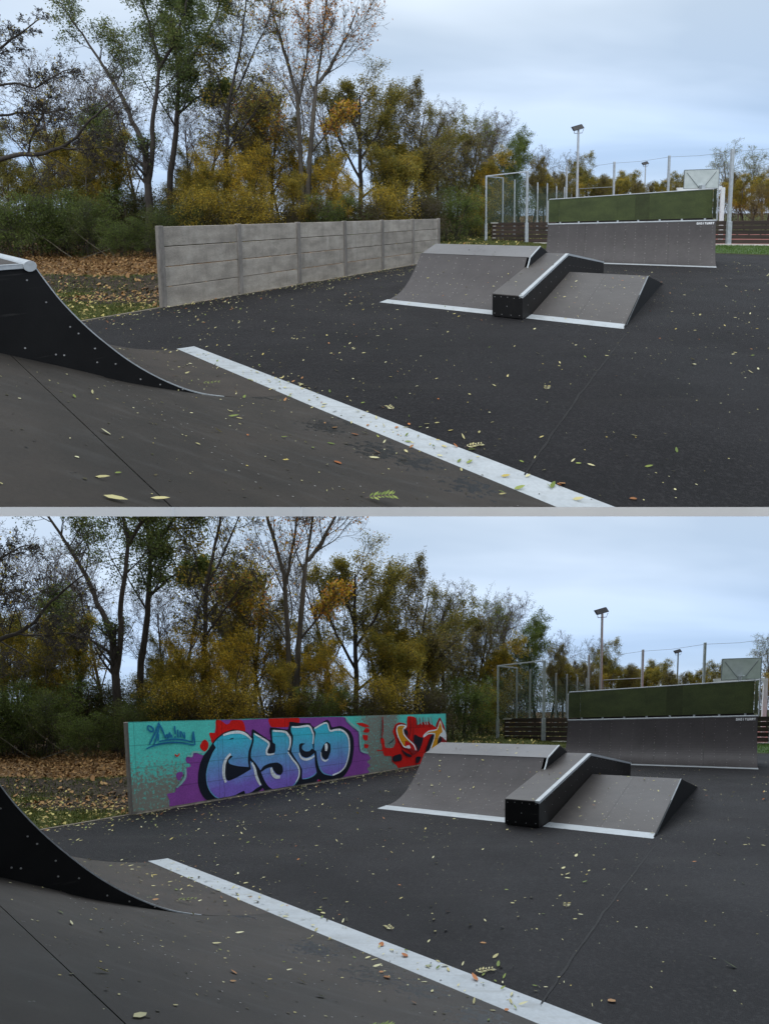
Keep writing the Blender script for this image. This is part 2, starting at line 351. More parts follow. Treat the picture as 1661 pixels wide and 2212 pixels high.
def net_mat():
    m = bpy.data.materials.new('green_court_net'); m.use_nodes = True
    nt = m.node_tree; L = nt.links; b = nt.nodes['Principled BSDF']; b.inputs['Base Color'].default_value = (0.035, 0.075, 0.055, 1); b.inputs['Roughness'].default_value = 0.8
    co = N(nt, 'ShaderNodeAttribute', attribute_name='rest')
    w = N(nt, 'ShaderNodeTexNoise'); L.new(co.outputs['Vector'], w.inputs['Vector']); w.inputs['Scale'].default_value = 1.1
    r = N(nt, 'ShaderNodeMapRange'); L.new(w.outputs[0], r.inputs[0]); r.inputs[3].default_value = 0.12; r.inputs[4].default_value = 0.34
    t = N(nt, 'ShaderNodeBsdfTransparent'); mx = N(nt, 'ShaderNodeMixShader'); L.new(r.outputs[0], mx.inputs[0])
    L.new(t.outputs[0], mx.inputs[1]); L.new(b.outputs[0], mx.inputs[2]); L.new(mx.outputs[0], nt.nodes['Material Output'].inputs[0])
    return m


M_net = net_mat()


def paint_mat(name, col, col2=None, z0=0.0, z1=2.0, worn=0.0):
    """Wall paint. col2: the second spray colour the painter faded to, lower down the wall. worn: how much has flaked off."""
    m = bpy.data.materials.new(name); m.use_nodes = True
    nt = m.node_tree; L = nt.links; b = nt.nodes['Principled BSDF']; b.inputs['Roughness'].default_value = 0.6; b.inputs['Specular IOR Level'].default_value = 0.3
    co = N(nt, 'ShaderNodeAttribute', attribute_name='rest')
    n = N(nt, 'ShaderNodeTexNoise'); L.new(co.outputs['Vector'], n.inputs['Vector']); n.inputs['Scale'].default_value = 2.2; n.inputs['Detail'].default_value = 5
    base = N(nt, 'ShaderNodeMix', data_type='RGBA'); base.inputs[6].default_value = (*col, 1); base.inputs[7].default_value = (*(col2 or col), 1)
    if col2:
        s = N(nt, 'ShaderNodeSeparateXYZ'); L.new(co.outputs['Vector'], s.inputs[0])
        a = N(nt, 'ShaderNodeMath', operation='MULTIPLY_ADD'); L.new(n.outputs[0], a.inputs[0]); a.inputs[1].default_value = 0.5; L.new(s.outputs[2], a.inputs[2])
        r = N(nt, 'ShaderNodeMapRange'); L.new(a.outputs[0], r.inputs[0]); r.inputs[1].default_value = z1 + 0.25; r.inputs[2].default_value = z0 + 0.25
        L.new(r.outputs[0], base.inputs[0])
    else:
        base.inputs[0].default_value = 0
    v = N(nt, 'ShaderNodeMapRange'); L.new(n.outputs[0], v.inputs[0]); v.inputs[3].default_value = 0.78; v.inputs[4].default_value = 1.18
    sm = N(nt, 'ShaderNodeVectorMath', operation='SCALE'); L.new(base.outputs[2], sm.inputs[0]); L.new(v.outputs[0], sm.inputs['Scale'])
    # the joints between the slabs still read through the paint
    sj = N(nt, 'ShaderNodeSeparateXYZ'); L.new(co.outputs['Vector'], sj.inputs[0])
    mo = N(nt, 'ShaderNodeMath', operation='PINGPONG'); L.new(sj.outputs[2], mo.inputs[0]); mo.inputs[1].default_value = .25
    inv_ = N(nt, 'ShaderNodeMath', operation='PINGPONG'); a5 = N(nt, 'ShaderNodeMath', operation='ADD'); L.new(sj.outputs[0], a5.inputs[0]); a5.inputs[1].default_value = 0.0
    L.new(a5.outputs[0], inv_.inputs[0]); inv_.inputs[1].default_value = 2.3457 / 2
    lj = N(nt, 'ShaderNodeMapRange'); L.new(mo.outputs[0], lj.inputs[0]); lj.inputs[1].default_value = .004; lj.inputs[2].default_value = .013; lj.inputs[3].default_value = .62; lj.inputs[4].default_value = 1
    ab = N(nt, 'ShaderNodeMath', operation='SUBTRACT'); L.new(inv_.outputs[0], ab.inputs[0]); ab.inputs[1].default_value = .075
    aa = N(nt, 'ShaderNodeMath', operation='ABSOLUTE'); L.new(ab.outputs[0], aa.inputs[0])
    lv = N(nt, 'ShaderNodeMapRange'); L.new(aa.outputs[0], lv.inputs[0]); lv.inputs[1].default_value = .004; lv.inputs[2].default_value = .014; lv.inputs[3].default_value = .66; lv.inputs[4].default_value = 1
    mj = N(nt, 'ShaderNodeMath', operation='MULTIPLY'); L.new(lj.outputs[0], mj.inputs[0]); L.new(lv.outputs[0], mj.inputs[1])
    sm2 = N(nt, 'ShaderNodeVectorMath', operation='SCALE'); L.new(sm.outputs[0], sm2.inputs[0]); L.new(mj.outputs[0], sm2.inputs['Scale'])
    sg = N(nt, 'ShaderNodeTexNoise'); L.new(co.outputs['Vector'], sg.inputs['Vector']); sg.inputs['Scale'].default_value = 30; sg.inputs['Detail'].default_value = 3
    sq = N(nt, 'ShaderNodeMapRange'); L.new(sg.outputs[0], sq.inputs[0]); sq.inputs[1].default_value = .3; sq.inputs[2].default_value = .7; sq.inputs[3].default_value = .82; sq.inputs[4].default_value = 1.12
    sm3 = N(nt, 'ShaderNodeVectorMath', operation='SCALE'); L.new(sm2.outputs[0], sm3.inputs[0]); L.new(sq.outputs[0], sm3.inputs['Scale'])
    out = sm3.outputs[0]
    if worn:
        # flaked and scratched where the wall is low or by the old joint; the concrete shows
        s2 = N(nt, 'ShaderNodeSeparateXYZ'); L.new(co.outputs['Vector'], s2.inputs[0])
        f = N(nt, 'ShaderNodeTexNoise'); L.new(co.outputs['Vector'], f.inputs['Vector']); f.inputs['Scale'].default_value = 14; f.inputs['Detail'].default_value = 8; f.inputs['Roughness'].default_value = 0.75
        g1 = N(nt, 'ShaderNodeMapRange'); L.new(s2.outputs[0], g1.inputs[0]); g1.inputs[1].default_value = 7.6; g1.inputs[2].default_value = 8.6
        g2 = N(nt, 'ShaderNodeMapRange'); L.new(s2.outputs[0], g2.inputs[0]); g2.inputs[1].default_value = 10.9; g2.inputs[2].default_value = 10.2
        gm = N(nt, 'ShaderNodeMath', operation='MULTIPLY'); L.new(g1.outputs[0], gm.inputs[0]); L.new(g2.outputs[0], gm.inputs[1])
        h1 = N(nt, 'ShaderNodeMapRange'); L.new(s2.outputs[2], h1.inputs[0]); h1.inputs[1].default_value = 1.5; h1.inputs[2].default_value = 0.5
        h2 = N(nt, 'ShaderNodeMapRange'); L.new(s2.outputs[0], h2.inputs[0]); h2.inputs[1].default_value = 4.0; h2.inputs[2].default_value = 2.0
        hm = N(nt, 'ShaderNodeMath', operation='MULTIPLY'); L.new(h1.outputs[0], hm.inputs[0]); L.new(h2.outputs[0], hm.inputs[1])
        mxx = N(nt, 'ShaderNodeMath', operation='MAXIMUM'); L.new(gm.outputs[0], mxx.inputs[0]); L.new(hm.outputs[0], mxx.inputs[1])
        sc2 = N(nt, 'ShaderNodeMath', operation='MULTIPLY_ADD'); L.new(mxx.outputs[0], sc2.inputs[0]); sc2.inputs[1].default_value = 0.24 * worn; L.new(f.outputs[0], sc2.inputs[2])
        th = N(nt, 'ShaderNodeMapRange'); L.new(sc2.outputs[0], th.inputs[0]); th.inputs[1].default_value = 0.60; th.inputs[2].default_value = 0.72
        cc = N(nt, 'ShaderNodeMix', data_type='RGBA'); L.new(th.outputs[0], cc.inputs[0]); L.new(out, cc.inputs[6]); cc.inputs[7].default_value = (0.23, 0.22, 0.19, 1)
        out = cc.outputs[2]
    L.new(out, b.inputs['Base Color'])
    bu = N(nt, 'ShaderNodeBump'); bu.inputs['Strength'].default_value = 0.25; bu.inputs['Distance'].default_value = 0.01
    bn = N(nt, 'ShaderNodeTexNoise'); L.new(co.outputs['Vector'], bn.inputs['Vector']); bn.inputs['Scale'].default_value = 60
    L.new(bn.outputs[0], bu.inputs['Height']); L.new(bu.outputs[0], b.inputs['Normal'])
    return m


PAINT = {
    'base': paint_mat('turquoise_wall_paint', (0.11, 0.66, 0.57), worn=1.0),
    'purple': paint_mat('purple_wall_paint', (0.28, 0.075, 0.37)),
    'red': paint_mat('red_wall_paint', (0.72, 0.014, 0.010)),
    'darkred': paint_mat('dark_red_wall_paint', (0.33, 0.015, 0.018)),
    'black': paint_mat('black_wall_paint', (0.012, 0.016, 0.028)),
    'blue': paint_mat('sky_blue_to_violet_spray_paint', (0.065, 0.60, 0.78), (0.26, 0.17, 0.68), 0.25, 1.55),
    'white': paint_mat('white_wall_paint', (0.88, 0.93, 0.95)),
    'sky': paint_mat('light_blue_line_paint', (0.16, 0.50, 0.72)),
    'ink': paint_mat('deep_blue_marker_paint', (0.02, 0.19, 0.38)),
    'lightgreen': paint_mat('pale_turquoise_paint', (0.30, 0.56, 0.55)),
    'yellow': paint_mat('orange_yellow_paint', (0.80, 0.36, 0.012)),
}

# ------------------------------------------------------------------ mesh helpers


class MB:
    """Collects faces in metres of the place, then links them as ONE mesh object."""

    def __init__(self):
        self.v = []; self.f = []; self.m = []

    def add(self, vs, fs, mi=0):
        o = len(self.v)
        self.v += [tuple(map(float, p)) for p in vs]
        self.f += [tuple(i + o for i in f) for f in fs]
        self.m += [mi] * len(fs)
        return self

    def box(self, p0, ex, ey, ez, mi=0):
        """Box from corner p0 along three edge vectors."""
        p0, ex, ey, ez = (np.array(a, float) for a in (p0, ex, ey, ez))
        c = [p0 + ex * i + ey * j + ez * k for k in (0, 1) for j in (0, 1) for i in (0, 1)]
        if np.dot(np.cross(ex, ey), ez) < 0:
            fs = [(0, 1, 3, 2), (4, 6, 7, 5), (0, 4, 5, 1), (2, 3, 7, 6), (0, 2, 6, 4), (1, 5, 7, 3)]
        else:
            fs = [(0, 2, 3, 1), (4, 5, 7, 6), (0, 1, 5, 4), (2, 6, 7, 3), (0, 4, 6, 2), (1, 3, 7, 5)]
        return self.add(c, fs, mi)

    def bevbox(self, p0, ex, ey, ez, b=0.006, mi=0):
        """Box with chamfered edges (24 verts)."""
        p0, ex, ey, ez = (np.array(a, float) for a in (p0, ex, ey, ez))
        L = [np.linalg.norm(a) for a in (ex, ey, ez)]
        U = [ex / L[0], ey / L[1], ez / L[2]]
        bm = bmesh.new(); bmesh.ops.create_cube(bm, size=1)
        for v in bm.verts:
            p = v.co
            q = p0 + U[0] * L[0] * (p.x + .5) + U[1] * L[1] * (p.y + .5) + U[2] * L[2] * (p.z + .5)
            v.co = q
        bmesh.ops.bevel(bm, geom=bm.edges[:], offset=min(b, min(L) * .3), segments=1, affect='EDGES')
        bmesh.ops.recalc_face_normals(bm, faces=bm.faces)
        bm.verts.index_update()
        self.add([v.co[:] for v in bm.verts], [tuple(v.index for v in f.verts) for f in bm.faces], mi)
        bm.free(); return self

    def tube(self, pts, rad, sides=8, cap=True, mi=0):
        pts = [np.array(p, float) for p in pts]
        if not hasattr(rad, '__len__'): rad = [rad] * len(pts)
        vs = []; n = len(pts)
        for i, p in enumerate(pts):
            d = pts[min(i + 1, n - 1)] - pts[max(i - 1, 0)]; d /= np.linalg.norm(d) + 1e-12
            a = np.cross(d, (0, 0, 1) if abs(d[2]) < .9 else (1, 0, 0)); a /= np.linalg.norm(a); b = np.cross(d, a)
            for k in range(sides):
                t = 2 * math.pi * k / sides
                vs.append(p + (a * math.cos(t) + b * math.sin(t)) * rad[i])
        fs = [(i * sides + k, i * sides + (k + 1) % sides, (i + 1) * sides + (k + 1) % sides, (i + 1) * sides + k) for i in range(n - 1) for k in range(sides)]
        if cap:
            fs += [tuple(range(sides))[::-1], tuple((n - 1) * sides + k for k in range(sides))]
        return self.add(vs, fs, mi)

    def prism(self, poly, d, mi=0):
        """Closed outline (3-D points) extruded by vector d."""
        p = [np.array(a, float) for a in poly]; n = len(p); d = np.array(d, float)
        tri = tessellate_polygon([[Vector(a) for a in p]])
        vs = p + [a + d for a in p]
        fs = [tuple(t) for t in tri] + [tuple(i + n for i in t[::-1]) for t in tri]
        fs += [(i, (i + 1) % n, (i + 1) % n + n, i + n) for i in range(n)]
        return self.add(vs, fs, mi)

    def grid(self, rows, mi=0, close=False):
        """rows: list of equally long rows of points."""
        w = len(rows[0]); vs = [p for r_ in rows for p in r_]
        fs = [(i * w + j, i * w + j + 1, (i + 1) * w + j + 1, (i + 1) * w + j) for i in range(len(rows) - 1) for j in range(w - 1)]
        return self.add(vs, fs, mi)

    def build(self, name, mats, parent=None, loc=None, rest=None, smooth=False, fixn=True):
        V = np.array(self.v, float)
        origin = np.array(parent['_w'] if parent is not None else (loc if loc is not None else (0, 0, 0)), float)
        me = bpy.data.meshes.new(name)
        me.from_pydata((V - origin).tolist(), [], self.f)
        for m in (mats if isinstance(mats, (list, tuple)) else [mats]): me.materials.append(m)
        if len(set(self.m)) > 1: me.polygons.foreach_set('material_index', self.m)
        if fixn:
            bm = bmesh.new(); bm.from_mesh(me); bmesh.ops.recalc_face_normals(bm, faces=bm.faces); bm.to_mesh(me); bm.free()
        if smooth: me.polygons.foreach_set('use_smooth', [True] * len(me.polygons))
        a = me.attributes.new('rest', 'FLOAT_VECTOR', 'POINT')
        co = np.empty(len(me.vertices) * 3); me.vertices.foreach_get('co', co)
        co = co.reshape(-1, 3) + origin
        if rest is not None: co = rest(co)
        a.data.foreach_set('vector', np.ascontiguousarray(co, dtype=np.float32).ravel())
        o = bpy.data.objects.new(name, me); COL.objects.link(o)
        if parent is not None:
            o.parent = parent; o['_w'] = list(origin)
        else:
            o.location = origin; o['_w'] = list(origin)
        return o


UPPER, LOWER = [], []      # the two places: top-level things of each
INFO = {}


def reg(o, label, low, cat, group=None, kind=None, both=True):
    """Tag a top-level thing; 'low' is what its twin in the lower place is called."""
    if kind:
        o['kind'] = kind
    if label:
        o['label'] = label; o['category'] = cat
        if group: o['group'] = group
    o['_low'] = low or ''
    if both: UPPER.append(o)
    return o


def thing(name, loc):
    o = bpy.data.objects.new(name, None); COL.objects.link(o)
    o.location = tuple(map(float, loc)); o['_w'] = [float(x) for x in loc]
    o.empty_display_size = 0.2
    return o


def put(o, parent, offset, name=None):
    """A further piece that shares the mesh of o."""
    c = o.copy(); COL.objects.link(c); c.parent = parent; c.location = tuple(map(float, offset)); return c


V3 = lambda *a: np.array(a, float)
UP = V3(0, 0, 1)

# ------------------------------------------------------------------ the ground
wall0 = V3(-5.401, 11.912, 0); wu = V3(1.3428, 1.92332, 0); BAY = float(np.linalg.norm(wu)); wu /= BAY; wn = V3(-wu[1], wu[0], 0)   # wn points behind the wall
S0 = V3(-3.208, 8.154, 0); SE = V3(0.722, -0.692, 0); SM = V3(-0.692, -0.722, 0)     # strip of the near ramps: start, along, up the ramp


def terrain(x, y):
    """Ground height and cover beside the wall (cover: 0 grass, .5 soil, 1 leaves)."""
    q = np.array([x, y]) - wall0[:2]
    side = q @ wn[:2]; along = q @ wu[:2]
    z = 0.0; c = 0.0
    g = math.exp(-((y - 16.4 - 0.06 * x) / 1.25) ** 2)
    if side > 0:
        f = min(1, side / 1.0)
        z += 0.34 * g * f + 0.05 * math.sin(x * 1.3 + y) * f + 0.012 * max(0, y - 14) * f * min(1, max(0, (60 - y) / 30))
        if y > 18.3: c = 1.0
        elif y > 14.4: c = 0.52
        elif y > 12.6 and x > -9.5 + (y - 12.6): c = 0.6
        else: c = 0.12
        if y > 33: c = 0.75
        if x > 1 and y > 26: c = 0.05 if y < 75 else .8
    else:
        c = 0.1
    return z - 0.012, c


def make_ground():
    xs = list(np.arange(-40, 12, 0.55)) + list(np.arange(12, 60, 3.0)); ys = list(np.arange(-2, 34, 0.55)) + list(np.arange(34, 90, 3.0))
    xs = [-260, -150, -90, -60] + xs + [90, 160, 260]; ys = ys + [120, 200, 400]
    mb = MB(); cov = []
    rows = []
    for y in ys:
        r_ = []
        for x in xs:
            z, c = terrain(x, y); r_.append((x, y, z)); cov.append(c)
        rows.append(r_)
    mb.grid(rows)
    o = mb.build('ground', M_ground, smooth=True, fixn=False)
    a = o.data.attributes.new('cover', 'FLOAT', 'POINT'); a.data.foreach_set('value', cov)
    return reg(o, None, None, None, kind='structure')


ground = make_ground()


def offs(p, d): return p + wn * d


# asphalt: one sheet with a left edge along the foot of the wall
A_ = wall0 - wu * 22 + wn * 0.02; B_ = wall0 + wu * BAY * 6.3 + wn * 0.02
asph = MB()
outline = [A_, B_, V3(5.2, 29.5, 0), V3(10.0, 30.2, 0), V3(16.6, 25.4, 0), V3(26, 17.5, 0), V3(34, 10, 0), V3(34, -1.5, 0), V3(-14, -1.5, 0)]
tri = tessellate_polygon([[Vector(p) for p in outline]])
asph.add([p + V3(0, 0, .004) for p in outline], [tuple(t) for t in tri])
asphalt = reg(asph.build('asphalt_court', M_asphalt), None, None, None, kind='structure')

# long joint in the asphalt, a shallow darker line
jt = MB()
J = [V3(4.33, 8.62, .008), V3(4.178, 8.42, .008), V3(3.2, 7.0, .008), V3(2.341, 5.731, .008), V3(1.402, 4.309, .008), V3(0.7, 3.2, .008)]
jp = [a + (b - a) * k / 14 for a, b in zip(J, J[1:]) for k in range(14)] + [J[-1]]
jr = [[], []]
off_ = 0.0
for i, p in enumerate(jp):
    d = jp[min(i + 1, len(jp) - 1)] - jp[max(i - 1, 0)]; d /= np.linalg.norm(d); nn_ = V3(-d[1], d[0], 0)
    off_ = off_ * .8 + float(rng.normal(0, .004))
    jr[0].append(p + nn_ * (off_ + .006 + abs(float(rng.normal(0, .006))))); jr[1].append(p + nn_ * (off_ - .006 - abs(float(rng.normal(0, .006)))))
jt.grid(jr)
reg(jt.build('asphalt_joint', M_joint), None, None, None, kind='structure')

# edging kerb along the left of the asphalt
kb = MB()
for i in range(20):
    a = wall0 - wu * (0.05 + i * 1.0)
    kb.bevbox(a + wn * .012 + V3(0, 0, -.08), -wu * .985, wn * .055, V3(0, 0, .10), .006)
reg(kb.build('edging_kerb', M_kerb), None, None, None, kind='structure')

# ------------------------------------------------------------------ the concrete panel wall
wall = thing('panel_wall', wall0)


def wall_rest(co):
    q = co - wall0
    return np.c_[q @ wu, q @ wn, q[:, 2]]


pan = MB().bevbox(wall0 + wu * .065 + wn * .038 + V3(0, 0, .004), wu * (BAY - .13), wn * .05, V3(0, 0, .483), .010).build('concrete_panel', M_conc, wall)
pans = []
for i in range(6):
    for k in range(4):
        p = pan if (i, k) == (0, 0) else put(pan, wall, wu * BAY * i + V3(0, 0, .5 * k))
        p.location = tuple(wu * BAY * i + wn * float(rng.uniform(0, .008)) + V3(0, 0, .5 * k)); pans.append(p)
post = MB().bevbox(wall0 - wu * .075 + V3(0, 0, 0), wu * .15, wn * .13, V3(0, 0, 2.01), .012).build('concrete_post', M_concpost, wall)
for i in range(1, 7): put(post, wall, wu * BAY * i)
foot = MB()
for i in range(28):
    a = wall0 + wu * (i * .5) - wn * .05
    foot.bevbox(a + V3(0, 0, -.06), wu * .49, wn * .10, V3(0, 0, float(rng.uniform(.07, .085))), .015)
foot.build('footing', M_kerb, wall)
reg(wall, 'bare grey concrete fence wall of stacked panels between posts', 'concrete wall painted with turquoise, purple and blue graffiti reading CYCO', 'wall')

# ------------------------------------------------------------------ ramps
def prof(pts, n=4):
    """Smooth profile through (t, z) points (Catmull-Rom)."""
    out = []
    P = [pts[0]] + list(pts) + [pts[-1]]
    for i in range(1, len(P) - 2):
        for k in range(n):
            t = k / n
            a, b, c, d = (np.array(q, float) for q in P[i - 1:i + 3])
            out.append(tuple(.5 * ((2 * b) + (-a + c) * t + (2 * a - 5 * b + 4 * c - d) * t * t + (-a + 3 * b - 3 * c + d) * t ** 3)))
    return out + [tuple(pts[-1])]


def ramp_sheet(O, e, m, s0, s1, pts, th=.014, ns=1):
    """Curved sheet: profile pts (t, z) swept from s0 to s1, with thickness below."""
    mb = MB(); rows = []
    ss = np.linspace(s0, s1, ns + 1)
    for s in ss: rows.append([O + e * s + m * t + UP * z for t, z in pts])
    mb.grid(rows)
    low = [O + e * s0 + m * t + UP * (z - th) for t, z in pts]; low1 = [O + e * s1 + m * t + UP * (z - th) for t, z in pts]
    mb.grid([rows[0], low]); mb.grid([rows[-1], low1]); mb.grid([[rows[0][0], rows[-1][0]], [low[0], low1[0]]]); mb.grid([[rows[0][-1], rows[-1][-1]], [low[-1], low1[-1]]])
    return mb


def dots(O, e, m, pts, cols, every, r=.006, name='screw', jit=0.0, skip=0.12, s_rand=None):
    """Screw heads: small hexagons lying on a swept profile; joined, too small to pick apart."""
    T = [p[0] for p in pts]; Z = [p[1] for p in pts]
    L = np.r_[0, np.cumsum(np.hypot(np.diff(T), np.diff(Z)))]
    mb = MB()
    for s in cols:
        q = .08
        while q < L[-1] - .03:
            if rng.random() > skip:
                t = np.interp(q, L, T); z = np.interp(q, L, Z); dt = np.interp(q + .01, L, T) - t; dz = np.interp(q + .01, L, Z) - z
                if q + .01 >= L[-1]: dt, dz = T[-1] - T[-2], Z[-1] - Z[-2]
                tv = m * dt + UP * dz; tv /= np.linalg.norm(tv); nv = np.cross(e, tv); nv = nv if nv[2] > 0 else -nv
                c = O + e * (s + rng.uniform(-jit, jit)) + m * t + UP * z + nv * .0025
                rr = r * rng.uniform(.8, 1.2)
                mb.add([c + (e * math.cos(a) + tv * math.sin(a)) * rr for a in np.arange(6) * math.pi / 3], [tuple(range(6))])
            q += every * rng.uniform(.97, 1.03)
    return mb


# --- near quarter pipe on the left and the flatter bank beside it (the viewer stands on the bank)
QP_PTS = prof([(0.30, .020), (.57, .075), (.92, .165), (1.19, .262), (1.40, .355), (1.61, .48), (1.85, .66), (2.07, .86), (2.27, 1.08), (2.43, 1.28), (2.58, 1.50), (2.69, 1.70), (2.74, 1.80)])
BK_PTS = prof([(0.30, .020), (.57, .075), (.92, .165), (1.19, .255), (1.54, .40), (2.08, .64), (2.48, .85), (2.92, 1.075), (3.6, 1.42), (4.3, 1.78)])
SPL = 3.05
near_q = thing('quarter_pipe', S0 + SE * 1.5 + SM * 1.2)
ramp_sheet(S0, SE, SM, 0.0, SPL, QP_PTS).build('ramp_surface', M_deck_brown, near_q, smooth=False)
pl = MB()
# side panel that shows: between the bank surface and the curve
top_ = [(t, z - .003) for t, z in QP_PTS if t > 1.15]
side = [S0 + SE * (SPL + .002) + SM * t + UP * z for t, z in top_] + [S0 + SE * (SPL + .002) + SM * t + UP * z for t, z in ((2.80, 1.80), (4.1, 1.83), (4.1, .2), (1.15, .02))]
pl.prism(side, SE * .018)
pl.build('side_panel', M_black, near_q)
far_side = [S0 + SE * .001 + SM * t + UP * (z - .016) for t, z in QP_PTS] + [S0 + SE * .001 + SM * t + UP * z for t, z in ((4.1, 1.79), (4.1, .0), (.3, .0))]
MB().prism(far_side, SE * .018).build('side_panel', M_black, near_q)
# pale edging along the curve
eg = MB()
ep = [(t, z) for t, z in QP_PTS if t > 1.12]
eg.grid([[S0 + SE * (SPL + .002) + SM * t + UP * (z + .001) for t, z in ep], [S0 + SE * (SPL + .022) + SM * t + UP * (z + .001) for t, z in ep], [S0 + SE * (SPL + .022) + SM * (t + .004) + UP * (z - .010) for t, z in ep]])
eg.build('edge_trim', M_steel, near_q)
cp = MB(); cp.tube([S0 + SE * (-.02) + SM * 2.785 + UP * 1.815, S0 + SE * (SPL + .05) + SM * 2.785 + UP * 1.815], .045, 20); cp.build('coping_pipe', M_steel, near_q, smooth=False)
MB().bevbox(S0 + SE * .02 + SM * 2.835 + UP * 1.815, SE * (SPL - .02), SM * 1.27, UP * .018, .003).build('platform', M_deck_brown, near_q)
MB().bevbox(S0 + SE * (SPL + .003) + SM * 2.835 + UP * 1.80, SE * .03, SM * 1.27, UP * .035, .004).build('platform_trim', M_steel, near_q)
bl = MB()
for t, z in [(2.81, 1.70), (2.69, 1.5), (2.53, 1.26), (2.47, 1.19), (2.86, 1.14), (2.65, 1.04), (2.59, 1.02), (2.35, 1.03), (2.34, .9), (2.19, .85), (1.98, .65), (1.8, .55), (1.58, .44)]:
    c = S0 + SE * (SPL + .020) + SM * t + UP * z
    bl.tube([c, c + SE * .006], .007, 8)
bl.build('bolts', M_bolt, near_q)['kind'] = 'stuff'
reg(near_q, 'tall dark quarter pipe with black side panel and round pale coping, upper scene', 'tall dark quarter pipe with black side panel beside the flat bank below the graffiti', 'skate ramp')

near_b = thing('bank_ramp', S0 + SE * 6 + SM * 1.2)
segs = [(SPL + .021, 5.35), (5.356, 7.8), (7.806, 10.3)]
BKF = [p for p in BK_PTS]
def split(pts, t):
    z = np.interp(t, [p[0] for p in pts], [p[1] for p in pts]); a = [p for p in pts if p[0] < t - 1e-3] + [(t, z)]; b = [(t, z)] + [p for p in pts if p[0] > t + 1e-3]; return a, b
lo_, hi_ = split(BKF, 2.30)
hi_ = [(t, z + .006) for t, z in hi_]
bank_sheets = []
bank_sheets.append(ramp_sheet(S0, SE, SM, SPL + .003, 10.3, lo_, ns=12).build('ramp_surface', M_deck_near, near_b))
lo2, hi2 = split([(t - .0, z) for t, z in hi_], 2.955)
bank_sheets.append(ramp_sheet(S0, SE, SM, SPL + .003, 10.3, lo2, ns=12).build('ramp_surface', M_deck_near, near_b))
hi2 = [(t + .006, z + .0025) for t, z in hi2]
bank_sheets.append(ramp_sheet(S0, SE, SM, SPL + .003, 10.3, hi2, ns=12).build('ramp_surface', M_deck_near, near_b))
bank_screws = dots(S0, SE, SM, [(t, z) for t, z in BKF], np.arange(3.3, 9.5, .6), .21, r=.006, jit=.01, skip=.35).build('screw_heads', M_screw, near_b); bank_screws['kind'] = 'stuff'
sc2 = MB()
for s in np.arange(3.2, 9.5, .17):
    for t in (2.24, 2.36):
        z = np.interp(t, [p[0] for p in BKF], [p[1] for p in BKF]) + (.0085 if t > 2.3 else .0025)
        c = S0 + SE * (s + rng.uniform(-.02, .02)) + SM * (t + rng.uniform(-.006, .006)) + UP * z; tv = SM * .9 + UP * .44
        sc2.add([c + (SE * math.cos(a) + tv * math.sin(a)) * .0065 for a in np.arange(6) * math.pi / 3], [tuple(range(6))])
sc2o = sc2.build('screw_heads', M_screw, near_b); sc2o['kind'] = 'stuff'
reg(near_b, 'wide dark bank ramp with screwed sheets in front of the quarter pipe, upper scene', 'wide dark bank ramp with screwed sheets in front of the quarter pipe, graffiti scene', 'skate ramp')

# pale steel threshold along the foot of both
st = thing('steel_threshold', S0 + SE * 5 + SM * .15)
thr = MB()
rows = []
for s in np.linspace(-.08, 10.3, 30):
    w = .30 + .05 * min(1, max(0, s) / 6.5)
    rows.append([S0 + SE * s + UP * .006, S0 + SE * s + SM * (w * .5) + UP * .014, S0 + SE * s + SM * w + UP * .0255])
thr.grid(rows)
thr_o = thr.build('threshold_plate', M_steel, st)
reg(st, 'long pale steel threshold strip along the foot of the near ramps, upper scene', 'long pale steel threshold strip along the foot of the near ramps, graffiti scene', 'metal strip')

# --- funbox in the middle: curved ramp with raised hip, sloping ledge, flat bank
FO = V3(-.137, 12.224, 0); fa = R(-34.70); FA = V3(math.cos(fa), math.sin(fa), 0); FN = V3(-math.sin(fa), math.cos(fa), 0)
F = lambda u, v, z: FO + FA * u + FN * v + UP * z
fun = thing('funbox', F(1.5, 2, 0))
KP = prof([(.36, .022), (.75, .085), (1.10, .22), (1.45, .46), (1.75, .76), (1.95, .99), (2.03, 1.10)])
def sweep(u0, u1, pts, th=.014):
    return ramp_sheet(FO, FA, FN, u0, u1, pts, th)
sweep(.03, 1.56, KP).build('ramp_surface', M_deck_dark, fun)
sweep(1.562, 3.075, KP).build('ramp_surface', M_deck_dark, fun)
TOPP = [(2.035, 1.105), (2.84, 1.33)]
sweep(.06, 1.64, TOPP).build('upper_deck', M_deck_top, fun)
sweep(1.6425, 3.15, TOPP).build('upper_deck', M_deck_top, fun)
BACKP = prof([(2.845, 1.328), (3.3, 1.20), (4.2, .86), (5.5, .42), (7.0, .02)])
sweep(.06, 3.15, BACKP).build('rear_slope', M_deck_dark, fun)
lipm = MB(); lipm.bevbox(F(.05, 2.026, 1.094), FA * 3.03, FN * .012, UP * .010, .002); lipm.build('deck_lip', M_brownblack, fun)
def side_poly(u, pts, d, zoff=-.016, base=None):
    P = [F(u, t, z + zoff) for t, z in pts] + [F(u, pts[-1][0], 0.0), F(u, pts[0][0], 0.0)]
    return MB().prism(P, FA * d)
allp = KP + TOPP[1:] + BACKP[1:]
side_poly(.035, allp, .018).build('side_panel', M_black, fun)
side_poly(3.135, [p for p in allp if p[0] > 1.2], .018).build('side_panel', M_black, fun)
eg = MB()
ee = [p for p in KP if p[0] > 1.55] + [(2.84, 1.333)]
for a, b in zip(ee, ee[1:]):
    eg.add([F(3.135, a[0], a[1] + .003), F(3.165, a[0], a[1] + .003), F(3.165, b[0], b[1] + .003), F(3.135, b[0], b[1] + .003), F(3.166, a[0], a[1] - .02), F(3.166, b[0], b[1] - .02)], [(0, 1, 2, 3), (1, 4, 5, 2)])
